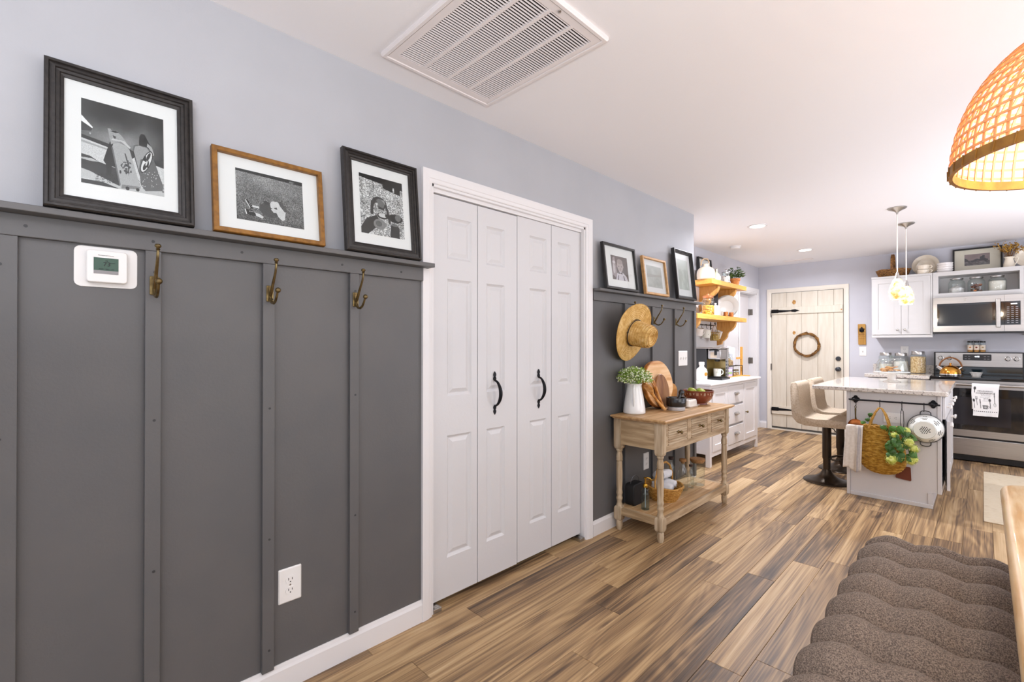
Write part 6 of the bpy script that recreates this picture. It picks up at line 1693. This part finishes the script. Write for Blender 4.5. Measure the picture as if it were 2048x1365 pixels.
# ================================================================ BAR STOOLS
UPH = M('oatmeal_upholstery', '#bfae98', .85, cols=['#b8a58d', '#c6b59f', '#cfc0ab'], scale=110, bump=.12, bscale=300, detail=8)
BRZ = M('brushed_bronze_metal', '#4a4138', .32, .9)
def stool(y, lab):
    t = thing('bar_stool', lab, 'stool', (.805, y, 0), 0, 'upholstered bar stools')
    # side outline of the moulded seat (x, z), extruded across the width
    out = [(x_+.010, z_) for x_, z_ in [(.175, .592), (.05, .596), (-.06, .590), (-.13, .596), (-.165, .625), (-.180, .68), (-.190, .78), (-.196, .88), (-.205, .912), (-.228, .922), (-.252, .910), (-.260, .87), (-.256, .76), (-.250, .66), (-.240, .59), (-.205, .545), (-.14, .525), (-.02, .524), (.165, .530), (.178, .545), (.182, .575)]]
    L = []
    wv_ = .205
    for q, k in ((-1, .90), (-.985, .97), (-.95, 1.0), (-.5, 1.0), (0, 1.0), (.5, 1.0), (.95, 1.0), (.985, .97), (1, .90)):
        cx, cz = -.05, .66
        L.append([(cx+(x-cx)*(1-(1-k)*.25), q*wv_, cz+(z-cz)*(1-(1-k)*.25)) for x, z in out])
    obj('seat', MB().loops(L), UPH, t, smooth=60)
    sm = MB()
    for k in (-.10, -.034, .034, .10):
        sm.tube([(-.168, k, .635), (-.179, k, .70), (-.187, k, .78), (-.192, k, .84)], .0035, 5)
    obj('back_pleats', sm, UPH, t)
    obj('seat_plate', MB().box(-.08, .08, -.08, .08, .508, .526), BLACKM, t, bevel=.004)
    obj('gas_lift_cover', MB().lathe([(.036, .215), (.036, .51), (.034, .512), (.034, .215)], 24), BRZ, t)
    obj('column', MB().lathe([(.030, .05), (.030, .216), (.033, .218), (.033, .206), (.001, .206)], 24), BRZ, t)
    obj('base', MB().lathe([(.187, 0), (.190, .004), (.186, .010), (.145, .022), (.09, .042), (.055, .068), (.037, .10), (.034, .115), (.001, .115)], 48), BRZ, t, smooth=60)
    fr = [(.03, -.02, .225), (.08, -.10, .228), (.17, -.125, .228), (.235, -.08, .228), (.25, 0, .228), (.235, .08, .228), (.17, .125, .228), (.08, .10, .228), (.03, .02, .225)]
    sp = []
    for i in range(len(fr)-1):
        for s in range(4): sp.append(Vector(fr[i]).lerp(Vector(fr[i+1]), s/4))
    sp.append(Vector(fr[-1]))
    fo = obj('footrest', MB().tube([(p.x*.62+.01, p.y, p.z) for p in sp], .009, 8), BRZ, t)
    obj('lift_lever', MB().tube([(.03, -.05, .515), (.08, -.12, .505), (.10, -.16, .49)], .004, 6), BLACKM, t)
stool(5.125, 'oatmeal upholstered bar stool nearer the camera, tucked under the island')
stool(5.705, 'oatmeal upholstered bar stool farther off, partly behind the other stool')

# ================================================================ PENDANTS OVER THE ISLAND
SHD = M('mottled_lit_glass', '#f4d6a6', .25, cols=['#d99a4c', '#f5d9a8', '#fff3e0'], scale=24, emit=0)
def lit_glass():
    m = SHD; nt = m.node_tree; b = nt.nodes['Principled BSDF']
    cr = [n for n in nt.nodes if n.type == 'VALTORGB'][0]
    nt.links.new(cr.outputs[0], b.inputs['Emission Color']); b.inputs['Emission Strength'].default_value = .95
lit_glass()
def pendant(x, y, lab):
    t = thing('pendant_light', lab, 'pendant light', (x, y, H), 0, 'glass pendants over the island')
    obj('canopy', MB().lathe([(.066, 0), (.066, -.006), (.060, -.012), (.02, -.030), (.008, -.042), (.007, -.055), (.001, -.055)], 32), NICKEL, t)
    obj('cord', MB().cyl((0, 0, 0), .0042, -.56, -.05, 8), M('white_cord', '#f2efe8', .5), t)
    obj('socket_cap', MB().lathe([(.006, -.55), (.010, -.56), (.020, -.60), (.024, -.61), (.001, -.612)], 20), NICKEL, t)
    obj('glass_shade', MB().lathe([(.018, -.600), (.030, -.618), (.048, -.66), (.058, -.70), (.060, -.725), (.056, -.755), (.047, -.785), (.044, -.785), (.053, -.755), (.057, -.725), (.055, -.70), (.045, -.66), (.028, -.62), (.016, -.602)], 32, cap0=False, cap1=False), SHD, t, smooth=60)
    obj('bulb', MB().ball((0, 0, -.70), .022, 14, 8).cyl((0, 0, 0), .012, -.68, -.61, 10), M('lit_bulb', '#fff1d8', .4, emit=8), t)
    l = D.lights.new('pendant_lamp', 'POINT'); l.energy = 3; l.color = lin('#fff5e6'); l.shadow_soft_size = .03
    o = D.objects.new('pendant_lamp', l); COL.objects.link(o); o.parent = t; o.location = (0, 0, -.81)
pendant(1.316, 5.137, 'mottled glass pendant over the island, nearer the camera')
pendant(1.310, 5.863, 'mottled glass pendant over the island, nearer the range')

# ================================================================ WOVEN DOME LAMP
RAT = D.materials.new('rattan_strip'); RAT.use_nodes = True
nt = RAT.node_tree; b = nt.nodes['Principled BSDF']; b.inputs['Base Color'].default_value = (*lin('#ecc98e'), 1); b.inputs['Roughness'].default_value = .55
tr = nt.nodes.new('ShaderNodeBsdfTranslucent'); tr.inputs[0].default_value = (*lin('#f0a238'), 1)
mx = nt.nodes.new('ShaderNodeMixShader'); mx.inputs[0].default_value = .35
nt.links.new(b.outputs[0], mx.inputs[1]); nt.links.new(tr.outputs[0], mx.inputs[2]); nt.links.new(mx.outputs[0], nt.nodes['Material Output'].inputs[0])
RZ, RR, RHH = 1.752, .288, .318
dl = thing('dome_pendant', 'large woven rattan dome lamp shade hanging over the wooden table', 'pendant light', (2.054, 1.803, RZ))
def domep(s):   # s 0 rim .. 1 apex
    a = s*PI/2
    return (RR*max(cos(a), 0)**.74+.0, RHH*sin(a)**1.06)
NR = 64
def strip_loops(path, wdir, w, th):
    L = []
    for p, s, n in path:
        L.append([p+s*w-n*th, p+s*w+n*th, p-s*w+n*th, p-s*w-n*th])
    return L
pa = []
for i in range(23):
    s = .97*i/22
    r, z = domep(s); r2, z2 = domep(min(s+.01, .99))
    tg = Vector((r2-r, 0, z2-z)).normalized(); nrm = Vector((tg.z, 0, -tg.x))
    pa.append((Vector((r, 0, z)), Vector((0, 1, 0)), nrm))
rib = obj('rib', MB().loops(strip_loops(pa, None, .0031, .0012)), RAT, dl, smooth=0)
for k in range(1, NR):
    c = rib.copy(); COL.objects.link(c); c.parent = dl; c.rotation_euler.z = 2*PI*k/NR
for k in range(1, 18):
    s = .955*k/18
    r, z = domep(s); r2, z2 = domep(s+.01)
    tg = Vector((r2-r, z2-z)).normalized(); dr_, dz_ = tg.x*.0031, tg.y*.0031
    L = []
    for (dr2, dz2) in ((dr_+tg.y*.0022, dz_-tg.x*.0022), (dr_+tg.y*.0042, dz_-tg.x*.0042), (-dr_+tg.y*.0042, -dz_-tg.x*.0042), (-dr_+tg.y*.0022, -dz_-tg.x*.0022)):
        L.append([((r+dr2)*cos(2*PI*j/NR), (r+dr2)*sin(2*PI*j/NR), z+dz2) for j in range(NR)])
    L.append(L[0])
    obj('ring', MB().loops(L, cap0=False, cap1=False), RAT, dl, smooth=0)
L = []
for r, z in ((RR-.005, -.012), (RR+.004, -.012), (RR+.004, .012), (RR-.005, .012)): L.append([(r*cos(2*PI*j/96), r*sin(2*PI*j/96), z) for j in range(96)])
L.append(L[0])
obj('rim_band', MB().loops(L, cap0=False, cap1=False), M('bound_rattan_rim', '#a8772f', .6, col2='#8d5f22', scale=30), dl)
wr = MB()
for k in range(40):
    a = 2*PI*k/40
    wr.tube([((RR+.0055)*cos(a), (RR+.0055)*sin(a), -.013), ((RR+.0055)*cos(a+.02), (RR+.0055)*sin(a+.02), .013)], .0015, 4)
tag(obj('rim_binding', wr, MATS['bound_rattan_rim'], dl), kind='stuff')
obj('cord', MB().cyl((0, 0, 0), .004, RHH-.08, H-RZ-.02, 8), BLACKP, dl)
obj('canopy', MB().lathe([(.06, H-RZ), (.06, H-RZ-.012), (.02, H-RZ-.026), (.001, H-RZ-.026)], 28), BLACKM, dl)
obj('socket', MB().cyl((0, 0, 0), .02, RHH-.14, RHH-.06, 14).lathe([(.075, RHH-.022), (.078, RHH-.016), (.001, RHH-.012)], 24), BLACKP, dl)
obj('bulb', MB().ball((0, 0, RHH-.175), .03, 16, 10, sc=(1, 1, 1.2)), M('lit_bulb', '#fff1d8', .4), dl)
l = D.lights.new('dome_lamp', 'POINT'); l.energy = 11; l.color = lin('#ffedd2'); l.shadow_soft_size = .035
o = D.objects.new('dome_lamp', l); COL.objects.link(o); o.parent = dl; o.location = (0, 0, RHH-.235)

# ================================================================ RUG
RUGM = M('ivory_rug', '#e6d9c2', .95, cols=['#b9a689', '#dcc8a8', '#e0cfb2', '#e2d3b8'], scale=22, stretch=(1, 5, 1), bump=.3, bscale=350, lo=.3, hi=.5, detail=8)
rg = tag(obj('rug', MB().prism([(x+2.22, y+5.675) for x, y in rrect(.785, 1.83, .01)], .0005, .008, 'z'), RUGM, bevel=.003), 'ivory rug with faint script-like grey lines on the kitchen floor', 'rug')

# ================================================================ TUFTED BENCH
BEN = M('grey_brown_tweed', '#6b625b', .9, cols=['#50463e', '#74665b', '#918274'], scale=330, stretch=(1, .6, 1), bump=.2, bscale=600, detail=2)
bn = thing('tufted_bench', 'grey-brown tufted upholstered bench beside the wooden table', 'bench', (0, 0, 0))
BY0, BY1 = .90, 2.515
BXC, BA = 1.710, .245
PER = .1785; V0 = 2.432      # valley line positions
cols_ = [1.632, 1.783]
def bench_pt(u, v):
    y = BY0+(BY1-BY0)*v
    th = PI*(1-u)
    cx = math.copysign(abs(cos(th))**.40, cos(th)); sz = abs(sin(th))**.42
    # end rounding
    e = min(1, max(0, (BY1-y)/.05)); e = math.sqrt(max(0, 1-(1-e)**2)); e2 = min(1, max(0, (y-BY0)/.05)); e2 = math.sqrt(max(0, 1-(1-e2)**2)); e = min(e, e2)
    x = BXC+BA*cx*(.97+.03*e)
    # roll pattern: soft channels across the seat, buttoned down along two lines
    bul = .5-.5*cos(2*PI*(x-cols_[0])/.151)          # 0 on a button line, 1 between
    ph = ((y-V0)/PER) % 1.0
    roll = abs(sin(PI*ph))**.62                      # 0 in a channel, 1 on a crest
    seam = math.exp(-(((x-cols_[0]+.0755) % .151-.0755)/.006)**2)
    d = -.030*(1-roll)-.016*(1-bul)*(1-.45*roll)+.006*bul*roll-.0045*seam
    top = .358+(.128)*sz*(.62+.38*e)
    z = top+d*sz
    side = (1-sz)
    x += (-.036*(1-roll))*cx*(.30+.7*side)
    return (x, y, z)
obj('cushion', MB().grid(bench_pt, 110, 320), BEN, bn, smooth=80)
bt = MB()
k = 0
y = V0
while y > BY0+.05:
    for c in cols_:
        bt.ball((c, y, .358+.128-.049), .007, 8, 5, sc=(1.3, 1, .6))
    y -= PER
tag(obj('tuft_buttons', bt, BEN, bn), kind='stuff')
obj('base_frame', MB().box(BXC-BA+.012, BXC+BA-.012, BY0+.012, BY1-.012, .29, .36), BEN, bn, bevel=.01)
LEGW = M('dark_bench_leg', '#3a2818', .45)
for x in (BXC-.17, BXC+.17):
    for y in (BY0+.12, BY1-.12): obj('leg', MB().loops([[(x+s*q, y+r*q, z) for s, r in ((-1, -1), (1, -1), (1, 1), (-1, 1))] for q, z in ((.016, 0), (.025, .295))]), LEGW, bn, smooth=0)

# ================================================================ WOODEN TABLE
TBW = M('pale_maple_table', '#d8b88a', .32, cols=['#c79a5c', '#d9b784', '#e3c9a0'], scale=5, stretch=(9, .8, 9), coat=.25)
tb = thing('dining_table', 'pale maple dining table with rounded edge at the picture edge', 'table', (0, 0, 0))
rx0, rx1, ry0, ry1 = 1.872, 2.76, .95, 2.575
L = []
for q, z in ((.012, .708), (.004, .712), (0, .722), (0, .734), (.004, .745), (.012, .752), (.024, .755)):
    L.append([(x+(rx0+rx1)/2, y+(ry0+ry1)/2, z) for x, y in rrect(rx1-rx0-2*q, ry1-ry0-2*q, .075-q, 8)])
obj('top', MB().loops(L), TBW, tb, smooth=40)
obj('apron', MB().box(2.08, 2.56, 1.25, 2.25, .64, .7075), TBW, tb, bevel=.004)
for x in (2.10, 2.54):
    for y in (1.27, 2.23): obj('leg', MB().loops([[(x+s*q, y+r*q, z) for s, r in ((-1, -1), (1, -1), (1, 1), (-1, 1))] for q, z in ((.025, 0), (.038, .64))]), TBW, tb, smooth=0)
